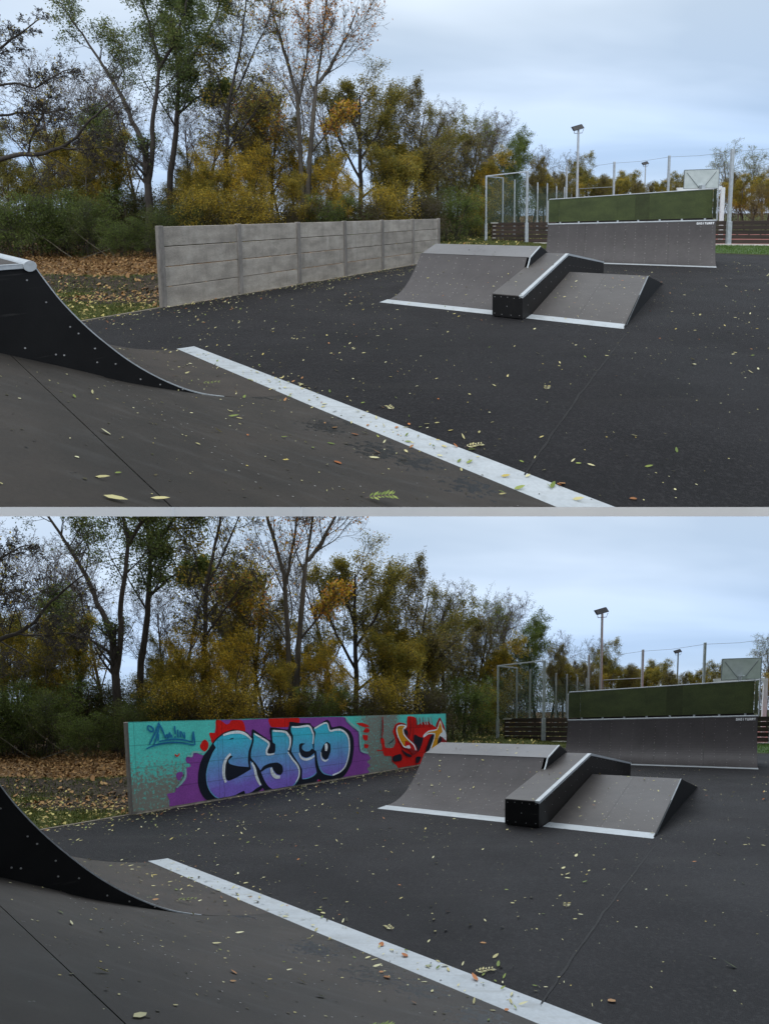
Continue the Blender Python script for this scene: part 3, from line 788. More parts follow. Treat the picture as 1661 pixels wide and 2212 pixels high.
eg.build('edge_trim', M_steel, fun)
tp = MB(); tp.grid([[F(u, 0, .005), F(u, .36, .0255)] for u in (0, 3.075)]); tp.build('threshold_plate', M_steel, fun)
dots(FO, FA, FN, KP, [.1, .35, .62, .9, 1.2, 1.5, 1.62, 1.9, 2.2, 2.5, 2.8, 3.02], .17, r=.008, jit=.012, skip=.3).build('screw_heads', M_screw, fun)['kind'] = 'stuff'
# ledge
lg0, lg1 = 3.08, 3.74
LP = [(-.19, .50), (3.34, 1.115), (8.05, .50)]
P = [F(lg0 + .012, t, z - .02) for t, z in LP] + [F(lg0 + .012, 8.05, .02), F(lg0 + .012, -.19, .02)]
MB().prism([p for p in P], FA * (lg1 - lg0 - .02)).build('ledge_body', M_brownblack, fun)
MB().bevbox(F(lg0 + .008, -.207, .03), FA * (lg1 - lg0 - .01), FN * .016, UP * .452, .002).build('front_panel', M_black, fun)
MB().grid([[F(u, -.21, z) for u in (lg0, lg1 - .075)] for z in (.488, .505)] + [[F(u, t, z + .006) for u in (lg0, lg1 - .075)] for t, z in LP]).build('ledge_top', M_deck, fun)
gr = MB()
for a, b in zip(LP, LP[1:]):
    gr.add([F(lg1 - .075, a[0] - (.02 if a is LP[0] else 0), a[1] + .008), F(lg1 + .006, a[0] - (.02 if a is LP[0] else 0), a[1] + .008), F(lg1 + .006, b[0], b[1] + .008), F(lg1 - .075, b[0], b[1] + .008),
            F(lg1 + .006, a[0] - (.02 if a is LP[0] else 0), a[1] - .045), F(lg1 + .006, b[0], b[1] - .045), F(lg1 - .075, a[0] - .02, a[1] - .02)], [(0, 1, 2, 3), (1, 4, 5, 2), (0, 6, 4, 1)])
gr.build('grind_edge', M_steel, fun)
bo = MB()
for u, z in [(3.14, .44), (3.28, .45), (3.42, .45), (3.56, .44), (3.68, .45), (3.14, .09), (3.30, .08), (3.50, .08), (3.68, .09), (3.41, .26)]:
    c = F(u, -.207, z); bo.tube([c, c - FN * .006], .008, 6)
for v in np.arange(.15, 7.6, .42):
    zt = np.interp(v, [p[0] for p in LP], [p[1] for p in LP])
    for dz in (.08, .30):
        if zt - dz > .1:
            c = F(lg1 - .009, v, zt - dz); bo.tube([c, c + FA * .006], .007, 6)
bo.build('bolts', M_bolt, fun)['kind'] = 'stuff'
for u in (lg0 + .05, lg1 - .10):
    MB().tube([F(u + .03, -.12, .0), F(u + .03, -.12, .032)], .022, 10).build('foot', M_galv_dark, fun)
# right bank
RB = [(.36, .022), (3.46, .625)]; RB2 = [(3.465, .625), (7.05, .012)]
sweep(3.745, 4.66, RB).build('bank_surface', M_deck, fun); sweep(4.6625, 5.60, RB).build('bank_surface', M_deck, fun)
sweep(3.745, 5.60, RB2).build('rear_bank', M_deck_dark, fun)
MB().prism([F(5.585, .06, .004), F(5.585, 3.46, .609), F(5.585, 7.05, 0.003), F(5.585, .06, 0)], FA * .017).build('side_panel', M_black, fun)
tp = MB(); tp.grid([[F(u, 0, .005), F(u, .36, .0255)] for u in (3.742, 5.60)]); tp.build('threshold_plate', M_steel, fun)
eg = MB(); eg.grid([[F(5.585, t, z + .003), F(5.607, t, z + .003), F(5.607, t, z - .012)] for t, z in [(.30, .020), (3.46, .625)]]); eg.build('edge_trim', M_galv_dark, fun)
dots(FO, FA, FN, RB, [3.85, 4.1, 4.35, 4.62, 4.7, 5.0, 5.3, 5.5], .24, r=.008, jit=.015, skip=.35).build('screw_heads', M_screw, fun)['kind'] = 'stuff'
reg(fun, 'grey funbox of curved ramp, sloping ledge and flat bank beside the bare wall', 'grey funbox of curved ramp, sloping ledge and flat bank beside the graffiti wall', 'skate ramp')

# --- big quarter pipe with green screen at the back
BL, BR = V3(7.1, 22.0, 0), V3(12.779, 18.751, 0)
be = (BR - BL); QW = float(np.linalg.norm(be)); be /= QW; bn_ = V3(-be[1], be[0], 0)
q0 = thing('quarter_pipe', (BL + BR) / 2 + bn_ * 1.0)
def BQ(s, t, z): return BL + be * s + bn_ * t + UP * z
def topz(s): return 1.66 + .14 * s / QW
prq = prof([(.22, .02), (.45, .10), (.70, .30), (.90, .60), (1.05, .98), (1.15, 1.38), (1.20, 1.64)], 4)
edges = np.linspace(0, QW, 5)
for i in range(4):
    rows = []
    for s in (edges[i] + .004, edges[i + 1] - .004):
        k = topz(s) / 1.66
        rows.append([BQ(s, t, z * k) for t, z in prq])
    MB().grid(rows).build('ramp_surface', M_deck_dark, q0)
sd = MB()
for i in range(1, 4):
    sd.tube([BQ(edges[i], t + .008, z * topz(edges[i]) / 1.66 - .004) for t, z in prq], .003, 4)
sd.build('sheet_joints', M_joint, q0)['kind'] = 'stuff'
for s, d in ((0.0, .02), (QW - .02, .02)):
    k = topz(s) / 1.66
    MB().prism([BQ(s, t + .012, z * k - .01) for t, z in prq] + [BQ(s, 2.6, 1.64 * k), BQ(s, 2.6, 0), BQ(s, .22, 0)], be * d).build('side_panel', M_black, q0)
MB().tube([BQ(-.02, 1.22, topz(0) + .0), BQ(QW + .02, 1.22, topz(QW) + .0)], .035, 12).build('coping_pipe', M_steel, q0)
rows = [[BQ(s, 1.25, topz(s) + .012), BQ(s, 2.6, topz(s) + .012)] for s in (0, QW)]
MB().grid(rows).build('platform', M_deck_dark, q0)
MB().grid([[BQ(s, 0, .006), BQ(s, .26, .03)] for s in (0, QW)]).build('threshold_plate', M_steel, q0)
mb = MB()
for c_ in np.linspace(.12, QW - .12, 17):
    k = topz(c_) / 1.66
    d_ = dots(BL, be, bn_, [(t - .004, z * k) for t, z in prq], [c_], .13, r=.009, jit=.008, skip=.25)
    o_ = len(mb.v); mb.v += d_.v; mb.f += [tuple(i + o_ for i in f) for f in d_.f]; mb.m += d_.m
mb.build('screw_heads', M_screw, q0)['kind'] = 'stuff'
# green boards: back and two side returns, on top of the platform
zt = lambda s: 2.84 + .24 * s / QW
gb = [0, .55, 3.95, 4.55, QW]
bT = 1.55
for a, b, m_ in ((.42, 2.9, M_turf), (2.905, 3.6, M_turf), (3.605, 4.15, M_turf_dark), (4.155, QW - .12, M_turf)):
    MB().prism([BQ(a, bT, topz(a) + .10), BQ(b, bT, topz(b) + .10), BQ(b, bT, zt(b) - .02), BQ(a, bT, zt(a) - .02)], bn_ * .03).build('green_board', m_, q0)
MB().prism([BQ(.02, 1.2, topz(0) + .10), BQ(.41, bT + .01, topz(0) + .10), BQ(.41, bT + .01, zt(0) - .02), BQ(.02, 1.2, zt(0) - .04)], bn_ * .03).build('green_board', M_turf, q0)
MB().prism([BQ(QW - .10, bT + .01, topz(QW) + .10), BQ(QW - .02, 1.2, topz(QW) + .10), BQ(QW - .02, 1.2, zt(QW) - .02), BQ(QW - .10, bT + .01, zt(QW) - .02)], bn_ * .03).build('green_board', M_turf_dark, q0)
fr = MB()
fr.tube([BQ(.0, 1.18, topz(0)), BQ(.0, 1.18, zt(0) - .10), BQ(.04, 1.24, zt(0) - .02), BQ(.41, bT, zt(0)), BQ(QW - .1, bT, zt(QW)), BQ(QW + .02, 1.2, zt(QW) + .01)], .022, 8)
fr.build('screen_rail', M_steel, q0)
MB().tube([BQ(QW + .02, 1.2, topz(QW)), BQ(QW + .02, 1.2, zt(QW) + .01)], .022, 8).build('screen_rail', M_steel, q0)
MB().bevbox(BQ(.45, bT + .035, 1.74), be * (QW - .6), bn_ * .02, UP * 1.02, .003).build('backing_board', M_turf_dark, q0)
bk = MB()
for s in np.linspace(.45, QW - .4, 8):
    bk.bevbox(BQ(s, bT - .05, topz(s) + .02), be * .07, bn_ * .05, UP * .075, .004)
bk.build('brackets', M_galv, q0)['kind'] = 'stuff'
MB().grid([[BQ(s, bT - .01, topz(s) + .013), BQ(s, bT - .01, topz(s) + .10)] for s in (.3, QW - .1)]).build('kick_board', M_brownblack, q0)
# maker's sticker: small pale block letters on the ramp just under the coping
GLY = {'H': ["101", "111", "101", "101"], 'I': ["010", "010", "010", "010"], 'O': ["111", "101", "101", "111"], 'B': ["110", "111", "101", "111"], 'S': ["111", "100", "011", "111"], 'T': ["111", "010", "010", "010"], 'A': ["111", "101", "111", "101"], 'R': ["111", "101", "110", "101"], 'M': ["101", "111", "111", "101"], 'P': ["111", "101", "111", "100"], 'C': ["111", "100", "100", "111"], 'U': ["101", "101", "101", "111"]}
def onq(s, zf):
    k = topz(s) / 1.66; z = zf * k
    t = np.interp(zf, [p[1] for p in prq], [p[0] for p in prq]); return BQ(s, t - .006, z)
lt = MB(); s_ = QW - .66
for ch in 'OHOITUART':
    g = GLY[ch]
    for r_, line in enumerate(g):
        for c_, bit in enumerate(line):
            if bit == '1':
                a = s_ + c_ * .018; z = 1.60 - r_ * .020
                lt.add([onq(a, z), onq(a + .0185, z), onq(a + .0185, z - .0205), onq(a, z - .0205)], [(0, 1, 2, 3)])
    s_ += .068
lt.build('sticker_lettering', M_white, q0)['kind'] = 'stuff'
reg(q0, 'large quarter pipe with long green screen on top, upper scene', 'large quarter pipe with long green screen on top, far side of the graffiti court', 'skate ramp')

# ------------------------------------------------------------------ the sports court beyond
M_redcourt = mat('red_court_surface', (0.33, 0.10, 0.085), 0.85, (0.27, 0.085, 0.07), 1.5, bump=0.3)
GL, GR_, PR = V3(7.627, 36.73, 0), V3(10.335, 35.6, 0), V3(21.835, 31.103, 0)
cd = (PR - GR_); CL = float(np.linalg.norm(cd)); cd /= CL; cn = V3(-cd[1], cd[0], 0)
rc = MB(); rc.add([GR_ + cn * .4 + cd * 5.5 + UP * .004, PR + cd * 30 + cn * .4 + UP * .004, PR + cd * 30 + cn * 22 + UP * .004, GR_ + cd * 5.5 + cn * 22 + UP * .004], [(0, 1, 2, 3)])
reg(rc.build('sports_court', M_redcourt), None, None, None, kind='structure')
pb = thing('board_barrier', GR_ + cd * 5)
for base, d, L_, n_ in ((GR_, cd, CL, 1), (PR, cd, 7.0, 1), (GL + (GR_ - GL) * .12 + cn * .35, (GR_ - GL) / np.linalg.norm(GR_ - GL), 2.6, 1)):
    for k in range(5):
        nseg = max(1, int(L_ / 2.9))
        for j in range(nseg):
            l = L_ / nseg
            MB().bevbox(base + d * (j * l + .01) + UP * (.10 + k * .295), d * (l - .02), cn * .04, UP * .258, .008).build('plank', M_plank, pb)
for i, z in enumerate((.07, .358, .653, .948, 1.243)):
    MB().box(GL + (GR_ - GL) * .16 + cn * .28 + UP * z, (GR_ - GL) * .075, cn * .05, UP * .045).build('plank_end', M_plankwhite, pb)
MB().box(GL + (GR_ - GL) * .10 + cn * .28 + UP * 1.46, (GR_ - GL) * .19, cn * .05, UP * .09).build('plank_end', M_plankwhite, pb)
kk = MB(); kk.bevbox(GL - cd * .6 - cn * .25 + UP * -.02, (GR_ - GL) + cd * .6, cn * .22, UP * .10, .01); kk.bevbox(GR_ - cn * .25 + UP * -.02, cd * (CL + 8), cn * .22, UP * .10, .01)
kk.build('plinth', M_plankwhite, pb)
reg(pb, 'low barrier of dark brown planks round the ball court, upper scene', 'low barrier of dark brown planks round the ball court, graffiti scene', 'barrier')

# steel ball cage: tall posts with top bars, sleeves at the foot, green net between
cg = thing('ball_court_fence', GL)
def spost(p, h, w=.12, sleeve=True):
    mb = MB(); mb.bevbox(p - V3(w / 2, w / 2, 0), V3(w, 0, 0), V3(0, w, 0), V3(0, 0, h), .012)
    if sleeve: mb.bevbox(p - V3(w * .75, w * .75, 0), V3(w * 1.5, 0, 0), V3(0, w * 1.5, 0), V3(0, 0, 1.5), .012)
    return mb.build('fence_post', M_galv, cg)
spost(GL, 5.0); spost(GR_, 5.2, .15)
PB1 = at(1085.6, 485, 38.4); PB1[2] = 0
MB().bevbox(GL + UP * 4.93 - V3(0, .04, 0), (GR_ - GL) + UP * .2, V3(0, .08, 0), UP * .08, .01).build('top_bar', M_galv, cg)
MB().bevbox(GL + UP * 4.9 - V3(0, .04, 0), (PB1 - GL), V3(0, .08, 0), UP * .08, .01).build('top_bar', M_galv, cg)
spost(PB1, 4.95, .10)
backs = [PB1]
for u, v, y in ((1111.8, 388, 40.8), (1161.4, 394.3, 44.8), (1182.2, 396.4, 46.5), (1202.2, 402.6, 51.7), (1219.3, 404, 54), (1234.7, 406.8, 57)):
    p = at(u, v, y); h = p[2]; p[2] = 0; spost(p, h, .11); backs.append(p)
fr_ = [PR]
for u, v, y in ((1445.9, 335.9, 33.6), (1327.2, 349.3, 37.3), (1224.3, 358.9, 40.3)):
    p = at(u, v, y); h = p[2]; p[2] = 0; spost(p, h, .13); fr_.append(p)
spost(PR, 6.02, .17)
spost(PR + cd * 3.3, 6.2, .10)
def netp(a, b, z0, z1):
    a = np.array(a); b = np.array(b); n = 6
    MB().grid([[a + (b - a) * i / n + UP * z0 for i in range(n + 1)], [a + (b - a) * i / n + UP * (z0 + z1) / 2 for i in range(n + 1)], [a + (b - a) * i / n + UP * z1 for i in range(n + 1)]]).build('net', M_net, cg)
netp(GL, GR_, 1.5, 4.95); netp(GL, PB1, 1.5, 4.9)
for a, b in zip(backs, backs[1:]): netp(a + V3(0, .1, 0), b + V3(0, .1, 0), 1.4, 4.6)
netp(GR_ + cn * .1, GR_ + cd * 3.0 + cn * .1, 1.5, 3.6)
cb = MB()
tops = [PR + UP * 5.85, fr_[1] + UP * (at(1445.9, 337.5, 33.6)[2] - .05), fr_[2] + UP * (at(1327.2, 351, 37.3)[2] - .05), fr_[3] + UP * (at(1224.3, 361, 40.3)[2] - .05)]
for a, b in zip(tops, tops[1:]): cb.tube([a, (a + b) / 2 - UP * .08, b], .010, 4)
cb.tube([PR + UP * 5.85, PR + cd * 3.3 + UP * 5.95], .010, 4)
pa = at(1251, 408, 48); pb_ = at(1327, 404, 44); cb.tube([pa, pb_], .035, 4); cb.tube([pa, pa - UP * 3], .04, 4)
cb.build('cables', M_galv_dark, cg)['kind'] = 'stuff'
reg(cg, 'tall steel post fence with green net round the ball court, upper scene', 'tall steel post fence with green net round the ball court, graffiti scene', 'fence')

gf = thing('goal_frame', at(1557, 500, 33) * V3(1, 1, 0))
gp = at(1557, 500, 33); gp[2] = 0; g2 = at(1533, 500, 34.5); g2[2] = 0
MB().bevbox(gp - V3(.13, .06, 0), V3(.25, 0, 0), V3(0, .12, 0), UP * 3.72, .012).build('goal_post', M_white, gf)
dg = V3(-cd[0], -cd[1], 0)
MB().bevbox(gp + UP * 3.58 - V3(.09, .05, 0), dg * 2.6, V3(0, .1, 0), UP * .2, .01).build('crossbar', M_white, gf)
MB().bevbox(gp + dg * 2.6 - V3(.09, .06, 0), V3(.17, 0, 0), V3(0, .12, 0), UP * 3.72, .012).build('goal_post', M_white, gf)
reg(gf, 'white painted goal frame behind the green screen, upper scene', 'white painted goal frame behind the green screen, graffiti scene', 'goal')

# basketball backboard, seen from behind
BBc = at(1515, 386, 29.0)
bb = thing('basketball_hoop', BBc * V3(1, 1, 0))
bx = V3(.96, -.28, 0); by = V3(.28, .96, 0)
def BP(a, b, z): return BBc + bx * a + by * b + UP * z
MB().bevbox(BP(-.90, 0, -.56), bx * 1.80, by * .03, UP * 1.08, .006).build('backboard', M_board, bb)
f_ = MB()
for a in (-.91, .88): f_.box(BP(a, -.012, -.57), bx * .03, by * .05, UP * 1.10)
for z in (-.575, .515): f_.box(BP(-.88, -.012, z), bx * 1.76, by * .05, UP * .03)
f_.build('board_frame', M_galv_dark, bb)
MB().tube([BP(-.12, -.03, -.52), BP(-.75, -.02, .36)], .014, 6).build('brace', M_galv_dark, bb)
MB().tube([BP(.12, -.03, -.52), BP(.75, -.02, .40)], .014, 6).build('brace', M_galv_dark, bb)
zb = BBc[2]
MB().bevbox(BP(-.12, -.20, -.66), bx * .24, by * .18, UP * .28, .01).build('bracket', M_galv, bb)
MB().bevbox(BP(-.09, -.42, -zb), bx * .18, by * .2, UP * (zb - .38), .012).build('pole', M_galv, bb)
MB().tube([BP(0.23 * math.cos(t), .42 + .23 * math.sin(t), -.3) for t in np.linspace(0, 2 * math.pi, 17)], .012, 6).build('rim', M_redplank, bb)
reg(bb, 'white basketball backboard seen from behind over the green screen, upper scene', 'white basketball backboard seen from behind over the green screen, graffiti scene', 'basketball hoop')


def lamp(u, vt, y, head, lab, low):
    p = at(u, vt, y); h = p[2]; b = p * V3(1, 1, 0)
    t = thing('floodlight_pole', b)
    MB().tube([b, b + UP * (h - .2)], [.13, .09], 12).build('pole', M_galv, t)
    mb = MB(); w = head
    mb.bevbox(b + V3(-w * .5, -.25, h - .35), V3(w, .10, .28 * w), V3(0, .18, .05), V3(-.1, .35, .42) * w, .02)
    hd = mb.build('lamp_head', M_led, t)
    MB().box(b + V3(-w * .44, -.262, h - .31), V3(w * .88, .088, .246 * w), V3(0, .01, .0), V3(-.085, .30, .36) * w).build('lens', M_glass, hd)
    hd['_w'] = list(b)
    MB().tube([b + V3(-w * .4, -.1, h - .35), b + V3(-w * .35, 0, h - .5), b + V3(w * .35, .05, h - .45), b + V3(w * .45, .0, h - .15)], .03, 6).build('bracket', M_galv_dark, t)
    return reg(t, lab, low, 'floodlight')


lamp(1249.5, 276, 45, 1.0, 'taller floodlight pole with tilted dark lamp behind the green screen, upper scene', 'taller floodlight pole with tilted dark lamp behind the green screen, graffiti scene')
lamp(1394.5, 353, 79, 1.0, 'smaller distant floodlight pole with dark lamp above the green screen, upper scene', 'smaller distant floodlight pole with dark lamp above the green screen, graffiti scene')

# ------------------------------------------------------------------ trees
rr = random.Random(11)


def nrm(v):
    l = math.sqrt(v[0] ** 2 + v[1] ** 2 + v[2] ** 2) + 1e-9
    return (v[0] / l, v[1] / l, v[2] / l)


class Tree:
    """Limbs grown by branching; wood goes to one mesh, leaves (small diamonds) to another."""

    def __init__(self, seed):
        self.r = random.Random(seed); self.lines = []; self.tips = []

    def limb(self, p, d, length, rad, level, maxlevel, P):
        r = self.r
        step = P['step'][min(level, len(P['step']) - 1)]
        n = max(2, int(length / step))
        st = length / n
        wob = P['wob'][min(level, len(P['wob']) - 1)]; up = P['up'][min(level, len(P['up']) - 1)]
        pts = [p]; rads = [rad]; d = nrm(d); dirs = [d]
        taper = P.get('taper', .25)
        for i in range(n):
            d = nrm((d[0] + r.gauss(0, wob), d[1] + r.gauss(0, wob), d[2] + r.gauss(0, wob) + up))
            p = (p[0] + d[0] * st, p[1] + d[1] * st, p[2] + d[2] * st)
            pts.append(p); dirs.append(d); rads.append(rad * (1 - (1 - taper) * (i + 1) / n))
        self.lines.append((pts, rads, level))
        self.spawn(pts, dirs, rads, length, level, maxlevel, P)

    def spawn(self, pts, dirs, rads, length, level, maxlevel, P, start=None):
        r = self.r
        if level >= maxlevel:
            for q, dd in zip(pts[1:], dirs[1:]): self.tips.append((q, dd))
            return
        k = P['kids'][level]
        k = int(k) + (r.random() < k % 1)
        f0 = P['from'][level] if start is None else start
        n = len(pts) - 1
        for i in range(k):
            f = f0 + (1 - f0) * (i + r.random()) / k
            x = f * n; j = min(int(x), n - 1); w = x - j
            q = tuple(pts[j][a] * (1 - w) + pts[j + 1][a] * w for a in range(3)); dd = dirs[min(j + 1, n)]; rb = rads[j] * (1 - w) + rads[j + 1] * w
            a = (r.gauss(0, 1), r.gauss(0, 1), r.gauss(0, 1)); dt = a[0] * dd[0] + a[1] * dd[1] + a[2] * dd[2]
            a = nrm((a[0] - dd[0] * dt, a[1] - dd[1] * dt, a[2] - dd[2] * dt))
            ang = math.radians(r.uniform(*P['ang'][level]))
            nd = tuple(dd[c] * math.cos(ang) + a[c] * math.sin(ang) for c in range(3))
            ln = length * P['ratio'][level] * (1.15 - .55 * f) * r.uniform(.7, 1.25)
            self.limb(q, nd, ln, rb * P['rratio'][level], level + 1, maxlevel, P)

    def guide(self, pts, r0, r1, maxlevel, P, start=.35, length=None, fine=3):
        """A main limb along given points, then grown like the rest."""
        q = []
        for a, b in zip(pts, pts[1:]):
            for k in range(fine):
                t = k / fine; q.append(tuple(a[c] * (1 - t) + b[c] * t + self.r.gauss(0, .02) for c in range(3)))
        q.append(tuple(pts[-1]))
        dirs = [nrm(tuple(q[min(i + 1, len(q) - 1)][c] - q[max(i - 1, 0)][c] for c in range(3))) for i in range(len(q))]
        rads = [r0 + (r1 - r0) * i / (len(q) - 1) for i in range(len(q))]
        self.lines.append((q, rads, 0))
        L = sum(math.dist(a, b) for a, b in zip(q, q[1:])) if length is None else length
        self.spawn(q, dirs, rads, L, 0, maxlevel, P, start)

    def wood_mesh(self, name, m, origin):
        vs = []; fs = []; base = 0
        minr = .008
        for pts, rads, lev in self.lines:
            s = 8 if lev == 0 and rads[0] > .08 else (5 if rads[0] > .05 else 3)
            P = np.array(pts) - origin; n = len(P)
            D = np.gradient(P, axis=0); D /= np.linalg.norm(D, axis=1, keepdims=True) + 1e-9
            ref = np.where(np.abs(D[:, 2:3]) < .9, np.array([[0, 0, 1.]]), np.array([[1., 0, 0]]))
            A = np.cross(D, ref); A /= np.linalg.norm(A, axis=1, keepdims=True) + 1e-9; B = np.cross(D, A)
            t = np.arange(s) * 2 * math.pi / s
            rd = np.maximum(np.array(rads), minr)[:, None, None]
            V = P[:, None, :] + rd * (A[:, None, :] * np.cos(t)[None, :, None] + B[:, None, :] * np.sin(t)[None, :, None])
            vs.append(V.reshape(-1, 3))
            i = np.arange(n - 1)[:, None] * s; k = np.arange(s)[None, :]; k2 = (k + 1) % s
            F_ = np.stack([i + k, i + k2, i + s + k2, i + s + k], -1).reshape(-1, 4) + base
            fs.append(F_); base += n * s
        V = np.concatenate(vs).astype(np.float32); Fa = np.concatenate(fs)
        return fast_mesh(name, V, Fa, m)

    def leaf_mesh(self, name, m, origin, n, size, spread, tint=(0, 1), droop=.3, keep=None, elong=1.7):
        g = np.random.default_rng(self.r.randrange(1 << 30))
        T = np.array([t[0] for t in self.tips])
        if keep is not None: T = T[keep(T, g)]
        idx = g.integers(0, len(T), n)
        C = T[idx] + g.normal(0, spread, (n, 3)) - origin
        # clumps lean to one tone, so the crown reads light and dark
        cell = np.floor((C + 100) / 1.1).astype(np.int64); hsh = (cell[:, 0] * 73856093 ^ cell[:, 1] * 19349663 ^ cell[:, 2] * 83492791) % 997 / 997.
        tv = np.clip(tint[0] + (tint[1] - tint[0]) * (.55 * hsh + .45 * g.random(n)), 0, 1)
        return leaf_cloud(name, m, C, size, tv, g, droop, elong)


def fast_mesh(name, V, Fq, m, tint=None):
    me = bpy.data.meshes.new(name)
    nf, k = Fq.shape
    me.vertices.add(len(V)); me.vertices.foreach_set('co', np.ascontiguousarray(V, dtype=np.float32).ravel())
    me.loops.add(nf * k); me.loops.foreach_set('vertex_index', Fq.astype(np.int32).ravel())
    me.polygons.add(nf); me.polygons.foreach_set('loop_start', np.arange(0, nf * k, k, dtype=np.int32)); me.polygons.foreach_set('loop_total', np.full(nf, k, dtype=np.int32))
    me.update(calc_edges=True)
    me.materials.append(m)
    a = me.attributes.new('rest', 'FLOAT_VECTOR', 'POINT'); a.data.foreach_set('vector', np.ascontiguousarray(V, dtype=np.float32).ravel())
    if tint is not None:
        a = me.attributes.new('tint', 'FLOAT', 'FACE'); a.data.foreach_set('value', np.ascontiguousarray(tint, dtype=np.float32))
    return me


def leaf_cloud(name, m, C, size, tv, g, droop=.3, elong=1.7):
    n = len(C)
    u = g.normal(0, 1, (n, 3)); u[:, 2] -= droop; u /= np.linalg.norm(u, axis=1, keepdims=True)
    w = np.cross(u, g.normal(0, 1, (n, 3))); w /= np.linalg.norm(w, axis=1, keepdims=True)
    s = size * g.uniform(.6, 1.3, (n, 1))
    V = np.stack([C, C + u * s * .5 + w * s * .5 / elong, C + u * s, C + u * s * .5 - w * s * .5 / elong], 1).reshape(-1, 3)
    return fast_mesh(name, V, np.arange(4 * n).reshape(n, 4), m, tv)


def mk(me, name, parent):
    o = bpy.data.objects.new(name, me); COL.objects.link(o); o.parent = parent; return o


PT = dict(step=[.8, .5, .35, .25, .2], wob=[.06, .12, .16, .2, .25], up=[.02, .05, .05, .03, 0], kids=[9, 7, 5.5, 4, 3], ang=[(30, 60), (30, 65), (30, 70), (30, 75), (30, 75)],
          ratio=[.42, .5, .5, .5, .5], rratio=[.45, .5, .5, .55, .5], taper=.25)
PT['from'] = [.3, .2, .15, .15, .15]


def pset(**k):
    q = dict(PT); q.update(k); return q


PROTO = {}


def proto(key, seed, height, P, leaf, n, size, spread, bark, maxlevel=3, r0=None, lean=0.0, tint=(0, 1), stems=1, keep=None, spreadbase=.0, droop=.3, elong=1.7, n2=0, leaf2=None):
    """One generic tree or bush at the origin; meshes are reused by its copies."""
    t = Tree(seed); r = t.r
    for s in range(stems):
        a = r.uniform(0, 6.28)
        b = (math.cos(a) * spreadbase * r.random(), math.sin(a) * spreadbase * r.random(), -.15)
        d = (math.cos(a) * (lean + .25 * (stems > 1) * r.uniform(.3, 1.6)), math.sin(a) * (lean + .25 * (stems > 1) * r.uniform(.3, 1.6)), 1)
        t.limb(b, d, height * r.uniform(.75, 1.0) if stems > 1 else height, r0 or height * .016, 0, maxlevel, P)
    O = np.zeros(3)
    wood = t.wood_mesh('trunk', bark, O)
    crown = t.leaf_mesh('crown', leaf, O, n, size, spread, tint, droop, keep, elong) if n else None
    crown2 = t.leaf_mesh('crown', leaf2, O, n2, size, spread, tint, droop, keep, elong) if n2 else None
    PROTO[key] = (wood, crown, crown2)


def plant(key, name, x, y, scale=1.0, rz=0.0, label='', low='', cat='tree', group=None, z=None, sz=1.0):
    if z is None: z = terrain(x, y)[0]
    e = thing(name, (x, y, z)); e.rotation_euler = (0, 0, rz); e.scale = (scale, scale, scale * sz)
    w, c, c2 = PROTO[key]
    mk(w, 'trunk' if cat == 'tree' else 'stems', e)
    if c: mk(c, 'crown', e)
    if c2: mk(c2, 'crown', e)
    return reg(e, label, low, cat, group)

OPEN = pset(kids=[13, 8, 5, 3.5, 3], **{'from': [.16, .2, .15, .15, .1]})
UPR = pset(kids=[13, 8, 5, 3.5, 3], **{'from': [.18, .15, .15, .1, .1]}, ang=[(18, 42), (20, 50), (25, 60), (30, 70)], up=[.02, .07, .07, .04], ratio=[.5, .5, .5, .5])
BUSH = pset(step=[.35, .3, .25, .2], kids=[6, 5, 4, 3], ang=[(25, 70), (30, 75), (30, 80), (30, 80)], ratio=[.6, .6, .6, .5], **{'from': [.05, .1, .1, .1]})
proto('ash', 3, 12, OPEN, L_green, 12000, .12, .12, M_bark, 4)
proto('ash_tall', 31, 13, UPR, L_olive, 12000, .11, .13, M_bark, 4)
proto('olive', 4, 10, OPEN, L_olive, 30000, .115, .17, M_bark, 4, tint=(0, .8))
proto('olive_b', 14, 9, pset(kids=[10, 7, 5, 4]), L_olive, 24000, .11, .18, M_bark_pale, 4, tint=(.0, .9), n2=5500, leaf2=L_yellow)
proto('yellow', 5, 8, OPEN, L_yellow, 13000, .11, .17, M_bark, 4, tint=(0, 1), n2=4500, leaf2=L_olive)
proto('yellow_b', 15, 7, pset(kids=[10, 7, 5, 4], lean=0), L_yellow, 9000, .095, .14, M_bark, 4, tint=(0, .7), n2=9000, leaf2=L_olive)
proto('brown', 6, 11, UPR, L_brown, 13000, .11, .16, M_bark, 4, tint=(0, 1), n2=8000, leaf2=L_olive)
proto('bare', 7, 11, pset(kids=[15, 8, 6, 3], ang=[(18, 45), (20, 50), (25, 55), (30, 60)], up=[.02, .06, .06, .04], ratio=[.5, .5, .5, .5]), L_brown, 1800, .10, .12, M_twig, 4)
proto('pale', 8, 11, UPR, L_bright, 5000, .10, .13, M_bark_pale, 4, tint=(.5, 1), n2=900, leaf2=L_olive)
proto('dense', 9, 10, pset(kids=[13, 8, 6, 4], **{'from': [.08, .15, .15, .1]}, ang=[(25, 60), (25, 60), (30, 70), (30, 70)], up=[.02, .09, .08, .04]), L_bright, 30000, .12, .18, M_bark, 4, tint=(0, .75))
proto('bush_dark', 10, 4.2, BUSH, L_dark, 15000, .09, .16, M_bark, 3, stems=6, spreadbase=1.2, r0=.04)
proto('bush_green', 11, 3.6, BUSH, L_bright, 15000, .085, .15, M_bark, 3, stems=6, spreadbase=1.1, r0=.035, tint=(0, .6))
proto('bush_yellow', 12, 4.6, BUSH, L_yellow, 9000, .10, .22, M_bark, 3, stems=5, spreadbase=1.1, r0=.04, tint=(0, .7), n2=6000, leaf2=L_olive)
